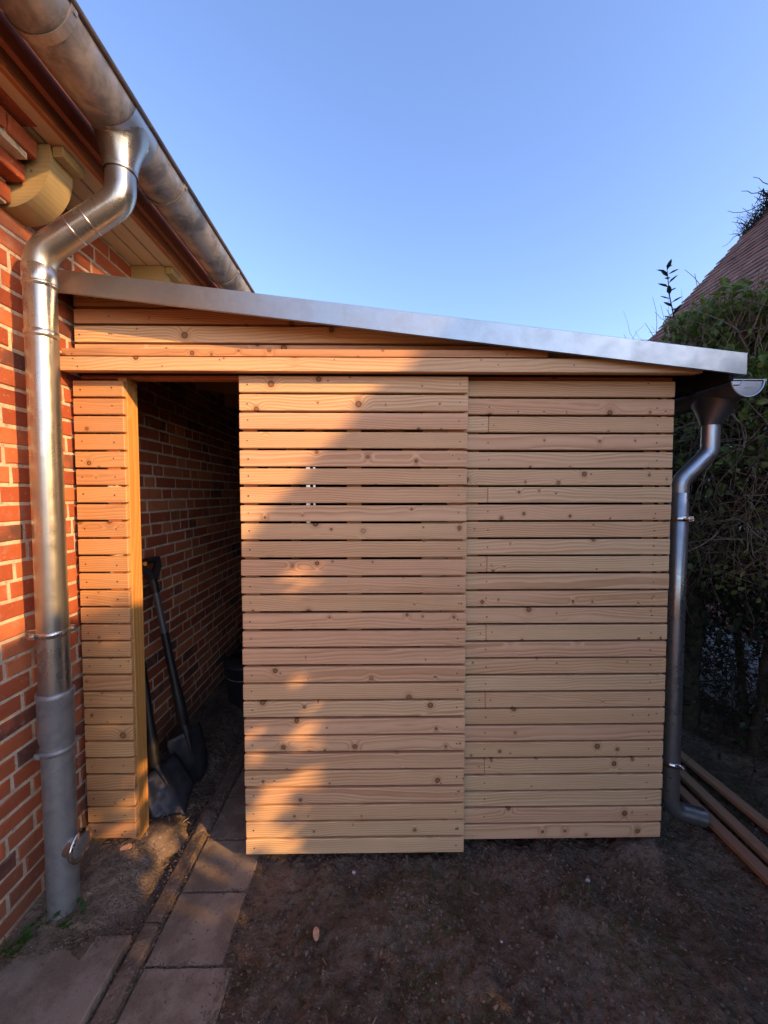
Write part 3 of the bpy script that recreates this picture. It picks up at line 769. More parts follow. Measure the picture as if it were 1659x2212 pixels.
m = MB(); m.prism([(-1.44, 2.75), (1.60, 2.41), (1.60, 2.40), (-1.44, 2.40)], 1.985, 1.998); ons(m.build('gable_lining', M['black']))
m = MB(); m.box((1.60, 1.84, 2.345), (1.622, 4.55, 2.44), .002); ons(m.build('eaves_board', M['black']))
m = MB(); m.box((1.622, 1.86, 2.352), (1.638, 4.5, 2.40)); ons(m.build('drip_edge', M['zinc_new']))
# side and back walls, plus a black sheet darkening the front slat gaps
m = MB(); m.box((1.39, 2.0, .06), (1.405, 4.5, 2.38)); m.box((-1.44, 4.5, .0), (1.40, 4.52, 2.75)); m.box((.40, 2.012, .06), (1.40, 2.016, 2.34)); ons(m.build('dark_backing', M['black']))
sp = empty('side_cladding'); ons(sp)
for i in range(27):
    z = 2.35 - i * .0859
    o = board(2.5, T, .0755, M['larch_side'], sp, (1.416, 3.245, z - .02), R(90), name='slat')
# footings
ons(lump('footing', (-1.17, 2.03, -.005), (.17, .13, .095), M['rough'], None, 3))
ons(lump('footing', (1.36, 1.98, -.03), (.15, .09, .075), M['rough'], None, 8))
ons(lump('footing', (-.955, 2.16, .0), (.05, .12, .07), M['rough'], None, 5, 2))

# ------------------------------------------------------------------ shed gutter and its downpipe
sg = empty('shed_gutter', (1.745, 1.93, 2.36)); tag(sg, 'small new zinc half-round gutter with closed end under the shed roof', 'gutter')
AX, AZ, AR = 1.745, 2.365, .079
m = MB(); half(m, AX, AZ, AR, 1.905, 4.5, n=10); half(m, AX, AZ, AR - .002, 1.905, 4.5, n=10)
keep(m.build('trough', M['zinc_dark'], flip=False), sg)
m = MB(); m.tube([(AX + AR + .005, 1.905, AZ + .001), (AX + AR + .005, 4.5, AZ + .001)], .0085, 12); m.tube([(AX - AR, 1.905, AZ + .004), (AX - AR, 4.5, AZ + .004)], .003, 8); keep(m.build('bead', M['zinc_new']), sg)
m = MB(); v = [(AX + (AR - .004) * math.cos(a), 1.908, AZ + .002 + (AR - .004) * math.sin(a)) for a in [math.pi * (1 + i / 24) for i in range(25)]]
m.add(v, [tuple(range(25))])
m.add([(p[0], 1.911, p[2]) for p in v], [tuple(range(25))[::-1]])
rim = [(AX + AR * math.cos(a), 1.903, AZ + .002 + AR * math.sin(a)) for a in [math.pi * (1 + i / 24) for i in range(25)]]
m.tube(rim + [], .0032, 8); m.tube([(AX - AR, 1.903, AZ + .002), (AX + AR, 1.903, AZ + .002)], .003, 8)
m.tube([(AX - AR + .004, 1.905, AZ - .020), (AX - .035, 1.905, AZ - .020), (AX - .022, 1.905, AZ - .004)], .0035, 8)
m.box((AX - .012, 1.9055, AZ - .0345), (AX + .022, 1.907, AZ - .0325))
keep(m.build('end_cap', M['zinc_new'], flip=True), sg)
m = MB(); v = []; f = []; NL = 7; NS = 28; OY = 2.09
for l in range(NL):
    q = l / (NL - 1); s_ = (1 - q) ** 1.1; zc = AZ - .062 - .118 * q
    for k in range(NS):
        a = 2 * math.pi * k / NS; x_ = AX - .015 * q - .0 + (.046 + .026 * s_) * math.cos(a); y_ = OY + (.046 + .085 * s_) * math.sin(a)
        z_ = zc if l else AZ - math.sqrt(max(0, .0795 ** 2 - min(.079, abs(x_ - AX)) ** 2))
        v.append((x_, y_, z_))
for l in range(NL - 1):
    for k in range(NS): f.append((l * NS + k, l * NS + (k + 1) % NS, (l + 1) * NS + (k + 1) % NS, (l + 1) * NS + k))
m.add(v, f, True); keep(m.build('outlet_funnel', M['zinc_dark'], flip=False), sg)

rp = empty('shed_downpipe', (1.58, OY, .1)); tag(rp, 'narrow shiny zinc downpipe at the shed corner ending in a shoe', 'downpipe')
rr = .0405; X2 = 1.578
pp2 = path([(1.73, OY, 2.20), (1.73, OY, 2.05), (X2, OY, 1.895), (X2, OY, 1.70)], [.07, .08])
m = MB(); m.tube(pp2, rr, 28, False); keep(m.build('swan_neck', M['zinc_new'], flip=False), rp)
for q_, w_ in ((pp2[8], .003), (pp2[9], .002)):
    d = (pp2[9] - pp2[8]).normalized() * .003
    m = MB(); m.tube([q_ - d, q_, q_ + d], [rr, rr + w_, rr], 28, False); keep(m.build('seam', M['zinc_new'], flip=False), rp)
m = MB(); m.tube([(X2, OY, 1.835), (X2, OY, 1.834), (X2, OY, 1.2), (X2, OY, .5), (X2, OY, .28)], [rr, rr + .002, rr + .002, rr + .002, rr + .002], 28, False); keep(m.build('pipe', M['zinc_dull'], flip=False), rp)
pp3 = path([(X2, OY, .32), (X2, OY, .125), (X2 + .165, OY - .03, .095)], [.075])
m = MB(); m.tube(pp3, [rr + .0035] * (len(pp3) - 1) + [rr + .004], 28, False); m.tube(pp3, rr + .001, 28, False); keep(m.build('shoe', M['zinc_dull'], flip=False), rp)
clamp(1.70, rr + .002, M['chrome'], rp, X2, OY, (.5, -.87)); clamp(.385, rr + .002, M['chrome'], rp, X2, OY, (.5, -.87))
m = MB(); m.tube([(X2 - .02, OY, 1.70), (1.40, OY, 1.70)], .004, 8); m.tube([(X2 - .02, OY, .385), (1.40, OY, .385)], .004, 8); keep(m.build('clamp_rod', M['chrome']), rp)

# ------------------------------------------------------------------ shovels, bucket inside
def frame_of(p0, p1, up):
    z = (Vector(p1) - Vector(p0)).normalized(); x = (Vector(up) - z * z.dot(Vector(up))).normalized(); y = z.cross(x)
    return Matrix((x, y, z)).transposed().to_4x4()
def shovel(name, label, tip, top, side, blade_len, blade_w, dhandle=True, point=.35, ferrule=None, bend=.03, neck=None):
    """local z runs from the blade tip up the shaft, local x is the blade's width, local y its thickness"""
    S_ = Vector(neck) if neck else Vector(tip) + (Vector(top) - Vector(tip)).normalized() * (blade_len + .06)
    root = empty(name, S_); tag(root, label, 'shovel')
    mat = frame_of(S_, top, side); root.rotation_euler = mat.to_euler()
    MR_ = Matrix.Translation(S_) @ mat; MBl = Matrix.Translation(tip) @ frame_of(tip, S_, side)
    rel = MR_.inverted() @ MBl
    def put(o): o.location = rel.to_translation(); o.rotation_euler = rel.to_euler()
    L = (Vector(top) - S_).length
    m = MB(); v = []; f = []; nu, nv = 12, 12
    for s_ in (0, 1):
        for j in range(nv + 1):
            q = j / nv; z = q * blade_len
            hw = blade_w / 2 * (1 - point + point * min(1, (q / .35)) ** .6 if q < .35 else 1) * (1 - .06 * q)
            if q > .93: hw *= .96
            for i in range(nu + 1):
                u = i / nu * 2 - 1
                zz = z + (0 if q > .35 else (1 - q / .35) * point * .18 * blade_len * abs(u) ** 1.6)
                dep = .022 * u * u - .016 * math.exp(-(u / .16) ** 2) * q ** 1.5 - bend * (1 - q) ** 2 * .4
                v.append((u * hw, dep + s_ * .0022, zz))
    st = (nu + 1) * (nv + 1)
    for s_ in (0, 1):
        for j in range(nv):
            for i in range(nu):
                a = s_ * st + j * (nu + 1) + i; f.append((a, a + 1, a + nu + 2, a + nu + 1))
    bd = list(range(nu + 1)) + [j * (nu + 1) + nu for j in range(1, nv + 1)] + [nv * (nu + 1) + i for i in range(nu - 1, -1, -1)] + [j * (nu + 1) for j in range(nv - 1, 0, -1)]
    for i in range(len(bd)): a, b_ = bd[i], bd[(i + 1) % len(bd)]; f.append((a, b_, b_ + st, a + st))
    m.add(v, f, True); put(m.build('blade', M['blade'], root))
    m = MB(); m.tube([(0, -.008, blade_len * .62), (0, -.010, blade_len * .9), (0, -.006, blade_len + .03), (0, 0, blade_len + .06)], [.006, .015, .021, .023], 14); put(m.build('socket', M['blade'], root))
    m = MB(); z0 = -.01
    m.tube([(0, 0, z0), (0, 0, z0 + .02), (0, .0, z0 + .12), (0, 0, z0 + .22), (0, 0, z0 + .27), (0, 0, z0 + .58)], [.026, .031, .031, .028, .025, .024], 16); m.build('grip', M['rubber'], root)
    m = MB(); m.tube([(0, 0, z0 + .50), (0, 0, L - .12)], .0195, 16); m.build('shaft', M['shaft'], root)
    if dhandle:
        m = MB()
        m.tube([(0, 0, L - .20), (0, 0, L - .115)], [.025, .023], 14)
        for sg_ in (-1, 1):
            m.prism([(sg_ * .002, L - .125), (sg_ * .022, L - .12), (sg_ * .060, L - .05), (sg_ * .062, L + .008), (sg_ * .034, L + .004), (sg_ * .032, L - .032), (sg_ * .002, L - .075)], -.017, .017)
        m.tube([(-.060, 0, L), (.060, 0, L)], .019, 12); m.build('d_handle', M['rubber'], root)
        m = MB(); m.tube([(-.036, -.0150, L - .012), (-.036, -.0215, L - .012)], .012, 16)
        m.tube([(-.036, .0150, L - .012), (-.036, .0215, L - .012)], .012, 16); m.build('button', M['orange'], root)
    if ferrule:
        m = MB(); m.tube([(0, 0, z0 + .0), (0, 0, z0 + .022)], .0245, 16); m.build('ferrule', M['brass'], root)
    return root
shovel('shovel', 'black shovel with D-handle leaning on the brick wall inside the shed', (-1.13, 2.44, .035), (-1.405, 2.47, 1.42), (.55, .83, 0), .33, .235)
shovel('shovel', 'shovel with pale ferrule standing close behind the orange door post', (-1.075, 2.185, .03), (-1.43, 2.375, 1.02), (.62, .78, 0), .31, .27, False, .95, True, neck=(-1.275, 2.245, .29))
bk = empty('bucket', (-1.13, 3.42, .05)); tag(bk, 'black plastic bucket standing at the back of the dark shed', 'bucket')
m = MB(); m.tube([(0, 0, 0), (0, 0, .33), (0, 0, .335), (0, 0, .36), (0, 0, .355)], [.15, .185, .193, .193, .18], 32, False); m.tube([(0, 0, 0), (0, 0, .001)], .15, 32); m.build('pail', M['bucket'], bk, flip=False)
m = MB(); m.tube([(.192 * math.cos(a), .192 * math.sin(a) , .30 - .05 * abs(math.sin(a))) for a in [math.pi * (1 + i / 20) for i in range(21)]], .003, 6); m.build('bail', M['zinc_old_dappled'], bk)

# ------------------------------------------------------------------ loose boards on the ground at right
lbs = [((1.80, 2.75), (1.80, .9), 'loose larch board lying nearest the shed downpipe, innermost of three'),
       ((1.925, 2.95), (1.885, .95), 'loose larch board lying between two others on the soil'),
       ((2.03, 3.0), (2.12, 1.0), 'loose larch board lying nearest the hedge, outermost of three')]
for (a, b_, lab) in lbs:
    a, b_ = Vector((*a, 0)), Vector((*b_, 0)); L = (a - b_).length; ang = math.atan2((b_ - a).y, (b_ - a).x)
    o = board(L, .058, .028, M['old_board'], None, ((a.x + b_.x) / 2, (a.y + b_.y) / 2, .060), ang, name='loose_board')
    tag(o, lab, 'board', 'boards lying beside the shed')

# ------------------------------------------------------------------ small things on the ground
def disc(x, y, z, rx_, ry_, lab, rot):
    m = MB(); n = 20; pts = [(rx_ * math.cos(2 * math.pi * i / n) * (1 + .08 * noise.noise((i * .6, x, 0))), ry_ * math.sin(2 * math.pi * i / n)) for i in range(n)]
    m.prism(pts, -.006, .006, 'Z'); o = m.build('wood_offcut', M['cut'], loc=(x, y, z)); o.rotation_euler = (.05, -.08, rot); tag(o, lab, 'wood offcut', 'sawn wood discs on the ground')
disc(-.257, 1.58, .022, .013, .022, 'round sawn wood disc lying alone on the open soil', .2)
disc(-1.235, 2.0 - .09, .098, .026, .018, 'round sawn wood disc under the slatted side panel', .5)
for (x, y, s_, lab) in ((.985, 1.80, .012, 'small white stone on dark soil below the right panel'), (-.12, 1.87, .010, 'pale pebble just below the sliding door'), (.50, 1.55, .006, 'tiny white pebble in the middle of the bare soil')):
    o = lump('pebble', (x, y, ground_h(x, y) + s_ * .6), (s_, s_ * .8, s_ * .7), M['stone'], None, x * 9, 2); tag(o, lab, 'stone', 'pale stones on the soil')

def scatter(name, pts, shape_v, shape_f, mat, smin, smax, kind='stuff', label=None, tilt=.6, squash=1.0, parent=None, sink=.2):
    """many little copies of one shape joined into one mesh (numpy)"""
    n = len(pts); sv = np.asarray(shape_v, float); P = np.asarray(pts, float)
    ang = rng.uniform(0, 2 * np.pi, n); tx = rng.normal(0, tilt, n); ty = rng.normal(0, tilt, n); sc = rng.uniform(smin, smax, n) ** 1.0
    ca_, sa = np.cos(ang), np.sin(ang); cx, sx = np.cos(tx), np.sin(tx); cyy, sy = np.cos(ty), np.sin(ty)
    Rz = np.zeros((n, 3, 3)); Rz[:, 0, 0] = ca_; Rz[:, 0, 1] = -sa; Rz[:, 1, 0] = sa; Rz[:, 1, 1] = ca_; Rz[:, 2, 2] = 1
    Rx = np.zeros((n, 3, 3)); Rx[:, 0, 0] = 1; Rx[:, 1, 1] = cx; Rx[:, 1, 2] = -sx; Rx[:, 2, 1] = sx; Rx[:, 2, 2] = cx
    Ry = np.zeros((n, 3, 3)); Ry[:, 1, 1] = 1; Ry[:, 0, 0] = cyy; Ry[:, 0, 2] = sy; Ry[:, 2, 0] = -sy; Ry[:, 2, 2] = cyy
    Mx = Rz @ Rx @ Ry
    j = 1 + rng.normal(0, .12, (n, len(sv), 3))
    Vv = np.einsum('nij,nkj->nki', Mx, sv[None] * j) * sc[:, None, None] + P[:, None, :]
    Fv = (np.asarray(shape_f)[None] + (np.arange(n) * len(sv))[:, None, None]).reshape(-1, len(shape_f[0]))
    o = link(name, np_mesh(name, Vv.reshape(-1, 3), Fv, mat), parent); tag(o, label, kind=kind); return o
OCT_V = [(1, 0, 0), (-1, 0, 0), (0, 1, 0), (0, -1, 0), (0, 0, .8), (0, 0, -.8)]; OCT_F = [(0, 2, 4), (2, 1, 4), (1, 3, 4), (3, 0, 4), (2, 0, 5), (1, 2, 5), (3, 1, 5), (0, 3, 5)]
def gp(n, x0, x1, y0, y1, cond=None, dz=0):
    out = []
    while len(out) < n:
        x, y = random.uniform(x0, x1), random.uniform(y0, y1)
        if cond and not cond(x, y): continue
        out.append((x, y, ground_h(x, y) + dz))
    return out
dens = lambda x, y: noise.noise((x * 3, y * 3, 4)) > random.uniform(-.5, .4)
scatter('soil_lumps', gp(260, -.5, 2.4, 1.15, 2.3, dens), OCT_V, OCT_F, M['soil'], .010, .020, label='fist-sized lumps of dark soil')
scatter('soil_clods', gp(6500, -.56, 2.4, 1.15, 2.3, dens), OCT_V, OCT_F, M['clod'], .0015, .010, label='crumbs of dark soil')
scatter('wall_rubble', gp(1600, -1.44, -.99, 1.5, 2.35, lambda x, y: noise.noise((x * 6, y * 6, 1)) > random.uniform(-.4, .5)), OCT_V, OCT_F, M['rough'], .0015, .007, label='grit and crumbled mortar beside the wall')
kerbpts = [(random.choice((-.99, -.91)) + random.gauss(0, .008), random.uniform(1.2, 3.2), .03) for _ in range(900)]
edge = [(random.choice((-.602, -.602, -.60)) + random.gauss(.022, .016), random.uniform(1.15, 2.3), .012) for _ in range(900)] + [(random.uniform(-.9, -.6), y + random.gauss(0, .007), .011) for y in yb[:5] for _ in range(110)] + [(random.uniform(-1.44, -1.0), random.gauss(1.56, .02), .062) for _ in range(500)] + [(random.uniform(-.9, -.6), random.uniform(1.1, 2.2), .012) for _ in range(160)]
scatter('path_crumbs', edge, OCT_V, OCT_F, M['rough'], .001, .0045, label='soil crumbs spilled over the slab edges')
scatter('kerb_grit', kerbpts, OCT_V, OCT_F, M['clod'], .0015, .006, label='soil and grit in the joints along the kerb')
scatter('pale_grit', gp(260, -1.4, 2.2, 1.2, 2.2, None, .004), OCT_V, OCT_F, M['stone'], .001, .003, label='tiny pale grit on the soil')
LITV = [(-1, -.18, 0), (1, -.12, 0), (1, .15, .05), (-1, .2, .03)]; LITF = [(0, 1, 2, 3)]
chips = gp(170, -1.18, -.99, 2.0, 2.3, None, .012) + gp(60, -1.4, -1.0, 1.55, 2.0, None, .01)
scatter('wood_chips', chips, LITV, LITF, M['dry'], .006, .018, label='wood chips and straw by the shed entrance', tilt=.3)
scatter('leaf_litter', gp(70, -.5, 2.3, 1.2, 2.3, None, .006), LITV, LITF, M['dry'], .006, .016, label='scraps of dry leaf on the soil', tilt=.3)
scatter('straw', gp(260, -.6, 2.3, 1.15, 2.3, None, .008), [(-1, -.05, 0), (0, -.05, .12), (1, -.03, 0), (1, .03, 0), (0, .05, .12), (-1, .05, 0)], [(0, 1, 4, 5), (1, 2, 3, 4)], M['dry'], .006, .022, label='bits of straw on the soil', tilt=.25)
BLV = [(-.03, 0, 0), (.03, 0, 0), (.02, .25, .6), (-.02, .25, .6), (0, .7, 1.0), (.001, .7, 1.0)]
gpts = []
for (cx, cy_, rad_, n_) in ((.42, 1.78, .16, 170), (.9, 1.72, .09, 80), (.1, 1.38, .12, 60), (-.2, 1.33, .14, 110), (-.45, 1.45, .1, 50), (1.0, 1.5, .2, 60), (2.2, 2.2, .3, 300), (.7, 1.3, .3, 90), (1.5, 1.5, .3, 90), (-.3, 1.7, .2, 50)):
    for _ in range(n_):
        x, y = random.gauss(cx, rad_ * .5), random.gauss(cy_, rad_ * .35); gpts.append((x, y, ground_h(x, y)))
scatter('grass_wisps', gpts, BLV, [(0, 1, 2, 3), (3, 2, 5, 4)], M['grass'], .012, .042, label='sparse wisps of grass in the soil', tilt=.5)
def weed(x, y, z, n, s_, lab):
    m = MB()
    root = empty('weed', (x, y, z)); tag(root, lab, 'plant', 'small weeds along the wall foot')
    for i in range(n):
        a = random.uniform(0, 6.28); L = s_ * random.uniform(.5, 1); tip = Vector((math.cos(a) * L, math.sin(a) * L, L * random.uniform(.3, 1.1)))
        st = MB(); st.tube([(0, 0, 0), tip * .55 + Vector((0, 0, .005)), tip], [.0012, .001, .0007], 5)
        m.add(st.v, st.f, True)
        c_ = tip; d = Vector((math.cos(a), math.sin(a), .1)); sd_ = Vector((-d.y, d.x, 0)); w_ = s_ * .34
        for k in (-1, 0, 1):
            dd = (d + sd_ * k * .9).normalized(); s2 = Vector((-dd.y, dd.x, 0)) * w_ * .45; e = c_ + dd * w_ * 1.5
            lf = MB(); mid = c_ + dd * w_ * .8
            lf.add([c_, mid + s2 + Vector((0, 0, .003)), e, mid - s2 + Vector((0, 0, .003)), mid - Vector((0, 0, .002))], [(0, 4, 1), (4, 2, 1), (0, 3, 4), (3, 2, 4)])
            o = lf.build('leaf', M['weed'], root, flip=False)
    m.build('stem', M['weed'], root, flip=False)
weed(-1.27, 1.585, ground_h(-1.27, 1.585), 8, .05, 'small green weed growing right beside the standpipe foot')
weed(-1.36, 1.575, ground_h(-1.36, 1.575), 5, .032, 'tiny green seedling left of the standpipe foot')
weed(-1.43, 1.50, ground_h(-1.43, 1.50), 12, .06, 'leafy green weed against the foot of the brick wall')

# ------------------------------------------------------------------ neighbour's house with tiled roof
MR = 1.13; ZC = -1.205; YN, YF = -1.05, 8.0; ca_ = math.atan(MR)
XE = 4.22; ZE = MR * XE + ZC
nh = empty('neighbour_house', (4.5, 3.5, 0)); tag(nh, 'steep old brown tiled roof of the neighbouring house behind the hedge', 'house')
XR = 9.2; ZR = MR * XR + ZC
m = MB(); m.prism([(4.70, -.1), (13.7, -.1), (13.7, MR * 4.7 + ZC - .15), (XR, ZR - .20), (4.70, MR * 4.7 + ZC - .2)], YN + .03, YF - .1); keep(m.build('wall', M['nbrick']), nh)
m = MB(); m.prism([(XE, ZE - .03), (XR, ZR - .03), (14.33, ZE - .03), (14.33, ZE - .12), (XR, ZR - .14), (XE, ZE - .13)], YN, YF); roof = keep(m.build('roof', M['tile_isl']), nh)
TW, TE = .17, .165
def tile_b():
    m = MB(); b = MB(); b.box((-.0815, 0, -.009), (.0815, .20, .009), .003); return b
tb = tile_b(); tm = mesh_of(tb, 'tile', M['tile'])
u_, v_, n_ = Vector((0, 1, 0)), Vector((math.cos(ca_), 0, math.sin(ca_))), Vector((-math.sin(ca_), 0, math.cos(ca_)))
rows = int((XR - XE) / math.cos(ca_) / TE); tiles = []
for rI in range(rows):
    for k in range(int((YF - YN) / TW)):
        y = YF - .085 - k * TW - (TW / 2 if rI % 2 else 0)
        if y < YN + .08: continue
        p = Vector((XE, y, ZE)) + v_ * (rI * TE) + n_ * .008
        tiles.append(p)
def pix(p): return (817 + 870 * p.x / p.y, 1066 - 870 * (p.z - 1.83) / p.y) if p.y > .2 else (9e9, 0)
inv = [p for p in tiles if 1380 < pix(p)[0] < 1690 and 250 < pix(p)[1] < 780]
inv.sort(key=lambda p: p.length); iset = set(map(id, inv[:298])); mass = MB()
for p in tiles:
    rot = Matrix((-u_, v_, n_)).transposed().to_4x4() @ Matrix.Rotation(-R(7.0) + random.uniform(-.02, .02), 4, 'X') @ Matrix.Rotation(random.gauss(0, .012), 4, 'Z')
    rot.translation = p + n_ * (.028 + random.uniform(-.003, .004))
    if id(p) in iset:
        o = link('tile', tm, roof); o.matrix_world = rot
        o.matrix_parent_inverse = Matrix.Translation((-4.5, -3.5, 0)); o.location = rot.to_translation(); o.rotation_euler = rot.to_euler()
    else: mass.add([rot @ Vector(q) for q in tb.v], tb.f)
o = mass.build('tiles', M['tile_isl'], roof, flip=False); o.matrix_parent_inverse = Matrix.Translation((-4.5, -3.5, 0)); tag(o, kind='stuff')
for o in roof.children:
    o.matrix_parent_inverse = Matrix.Identity(4)
roof.parent = None; roof.parent = nh; roof.matrix_parent_inverse = Matrix.Translation((-4.5, -3.5, 0))
# white windows added to show as bright specks through the hedge
for yw in (4.5, 5.6):
    m = MB(); m.box((4.64, yw, 1.35), (4.71, yw + .9, 2.6)); wn = keep(m.build('speck_window', M['white']), nh)
    for (a, b_) in ((.07, .43), (.47, .83)):
        m = MB(); m.box((4.63, yw + a, 1.42), (4.645, yw + b_, 2.53)); m.build('pane', M['glass'], wn).matrix_parent_inverse = Matrix.Identity(4)
m = MB(); m.box((2.95, 3.05, -.05), (4.48, 6.3, .07)); ap = m.build('neighbour_yard', M['apron']); tag(ap, 'pale concrete yard strip behind the hedge', kind='structure')

# ------------------------------------------------------------------ wire fence in the hedge
wf = empty('wire_fence', (3.25, 4.5, 0)); tag(wf, 'sagging square-mesh wire fence behind the hedge stems', 'fence')
m = MB()
for k in range(60):
    y = 2.8 + k * .08; m.tube([(3.25, y, .02), (3.25 + .02 * math.sin(k), y + .015 * math.sin(k * 2), 1.15)], .0018, 4, False)
for k in range(12):
    m.tube([(3.25, 2.8 + j * .6, .05 + k * .1 + .015 * math.sin(j + k)) for j in range(9)], .0018, 4, False)
tag(keep(m.build('mesh', M['wire'], flip=False), wf), kind='stuff')
for y in (2.8, 5.2, 7.5):
    m = MB(); m.tube([(3.27, y, 0), (3.27, y, 1.3)], .02, 10); keep(m.build('fence_post', M['wire']), wf)

# ------------------------------------------------------------------ vegetation
def leaf_cloud(name, P, mat, smin, smax, parent, label=None):
    """curved, folded leaves"""
    sv = [(0, 0, 0), (.32, .35, .08), (.30, .72, .06), (0, 1.05, -.08), (-.30, .72, .06), (-.32, .35, .08), (0, .5, -.02)]
    sf = [(0, 1, 6), (1, 2, 6), (2, 3, 6), (3, 4, 6), (4, 5, 6), (5, 0, 6)]
    return scatter(name, P, sv, sf, mat, smin, smax, 'stuff', label, tilt=.9, parent=parent)
def twig_cloud(name, starts, dirs, lens, mat, parent, r0=(.002, .006), seg=5, curl=.35, gravity=-.05, sides=3):
    n = len(starts); P = np.zeros((n, seg + 1, 3)); D = np.asarray(dirs, float); D /= np.linalg.norm(D, axis=1)[:, None]
    P[:, 0] = starts; st = (np.asarray(lens) / seg)[:, None]
    for i in range(seg):
        D = D + rng.normal(0, curl, D.shape); D[:, 2] += gravity; D /= np.linalg.norm(D, axis=1)[:, None]; P[:, i + 1] = P[:, i] + D * st
    r = rng.uniform(*r0, n); 
    Vv = np.zeros((n, seg + 1, sides, 3))
    T_ = np.gradient(P, axis=1); T_ /= np.linalg.norm(T_, axis=2, keepdims=True) + 1e-9
    A = np.cross(T_, np.array([.31, .57, .76])); A /= np.linalg.norm(A, axis=2, keepdims=True) + 1e-9; B = np.cross(T_, A)
    taper = np.linspace(1, .35, seg + 1)
    for k in range(sides):
        a = 2 * np.pi * k / sides; Vv[:, :, k] = P + (A * np.cos(a) + B * np.sin(a)) * (r[:, None] * taper[None])[:, :, None]
    base = np.arange(n)[:, None, None] * (seg + 1) * sides; F_ = []
    for i in range(seg):
        for k in range(sides):
            F_.append([i * sides + k, i * sides + (k + 1) % sides, (i + 1) * sides + (k + 1) % sides, (i + 1) * sides + k])
    Fv = (np.array(F_)[None] + base).reshape(-1, 4)
    o = link(name, np_mesh(name, Vv.reshape(-1, 3), Fv, mat, True), parent); tag(o, kind='stuff'); return o, P
def limb(name, pts, r0, r1, mat, parent, seg=9):
    pts = [Vector(p) for p in pts]; n = len(pts); out = []
    for i in range(n - 1):
        for k in range(4):
            q = k / 4; p = pts[i].lerp(pts[i + 1], q); out.append(p + Vector((noise.noise(p * 4), noise.noise(p * 4 + Vector((5, 0, 0))), 0)) * .03)
    out.append(pts[-1]); m = MB(); rr_ = [r0 + (r1 - r0) * i / (len(out) - 1) for i in range(len(out))]
    rr_ = [q * (1 + .12 * noise.noise((i * .7, r0 * 100, 0))) for i, q in enumerate(rr_)]
    m.tube(out, rr_, seg); return m.build(name, mat, parent)

hedge = empty('overgrown_hedge'); tag(hedge, 'tall overgrown tangled hedge of bare twigs with green leafy top beside the shed', 'hedge')
U = rng.uniform
def hp(n, x0, x1, y0, y1, z0, z1): return np.stack([U(x0, x1, n), U(y0, y1, n), U(z0, z1, n)], 1)
# leaning stems with a few big limbs
for (x, y, z1, lx, ly, rad_) in ((2.42, 3.05, 2.6, .15, .1, .075), (2.75, 3.5, 2.9, -.1, .3, .06), (2.62, 2.72, 2.6, .25, -.2, .035), (2.5, 4.2, 2.8, .1, .2, .05), (2.85, 3.0, 2.5, -.2, .3, .03), (2.4, 5.2, 2.8, .2, 0, .05), (2.9, 2.5, 2.4, -.3, -.1, .03)):
    limb('trunk', [(x, y, -.05), (x + lx * .3, y + ly * .2, z1 * .33), (x + lx * .2, y + ly * .7, z1 * .66), (x + lx, y + ly, z1)], rad_, rad_ * .4, M['bark'], hedge)
for k in range(16):
    x, y, z = U(2.2, 2.9), U(2.6, 4.6), U(.7, 2.3); d = Vector((U(-.9, .5), U(-.8, .8), U(.1, .9)))
    limb('branch', [(x, y, z), Vector((x, y, z)) + d * .35, Vector((x, y, z)) + d * .7 + Vector((0, 0, .1))], .018, .006, M['bark'], hedge, 7)
# hanging and tangled twigs: a pale outer skin above head height, inner shade put into dark colours
n = 4200; P0 = hp(n, 2.08, 2.9, 2.3, 4.6, 1.3, 2.95); P0[:, 2] -= .35 * np.clip(P0[:, 1] - 3.2, 0, 2); D0 = rng.normal(0, 1, (n, 3)) * np.array([.5, .7, .8]); D0[:, 2] += .25
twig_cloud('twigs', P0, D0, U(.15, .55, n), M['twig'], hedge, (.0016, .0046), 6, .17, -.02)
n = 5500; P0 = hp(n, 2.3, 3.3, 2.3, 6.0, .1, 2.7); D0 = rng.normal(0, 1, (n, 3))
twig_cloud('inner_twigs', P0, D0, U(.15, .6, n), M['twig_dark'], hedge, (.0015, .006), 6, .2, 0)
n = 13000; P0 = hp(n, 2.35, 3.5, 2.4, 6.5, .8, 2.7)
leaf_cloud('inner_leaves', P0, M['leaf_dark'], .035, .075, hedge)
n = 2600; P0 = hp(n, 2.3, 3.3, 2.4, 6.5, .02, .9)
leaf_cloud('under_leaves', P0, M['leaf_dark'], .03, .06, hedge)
# leafy green top with an uneven outline
top = []
for _ in range(60000):
    x, y, z = U(2.05, 2.85), U(2.2, 4.4), U(2.0, 3.7)
    h = min(3.04 + .25 * (y - 2.5), 3.17 - .8 * (y - 3.0)) + .13 * noise.noise((x * 1.6, y * 1.6, 0)) + .12 * noise.noise((x * 5, y * 5, 2))
    if z > h: continue
    if z < h - .55 + .25 * noise.noise((x * 4, y * 4, 8)) and random.random() > .22: continue
    if noise.noise((x * 4.5, y * 4.5, z * 4.5)) < -.12: continue
    top.append((x, y, z))
    if len(top) > 12000: break
leaf_cloud('leaves', top, M['leaf'], .028, .062, hedge)
P0 = hp(2600, 2.1, 2.8, 2.3, 4.2, 1.2, 2.6); leaf_cloud('lower_leaves', P0, M['leaf_mid'], .025, .055, hedge)
n = 420; P0 = hp(n, 2.1, 3.0, 2.3, 3.1, 2.5, 2.95); D0 = rng.normal(0, .35, (n, 3)); D0[:, 2] += 1
twig_cloud('shoots', P0, D0, U(.2, .5, n), M['twig'], hedge, (.002, .005), 5, .12, .03)
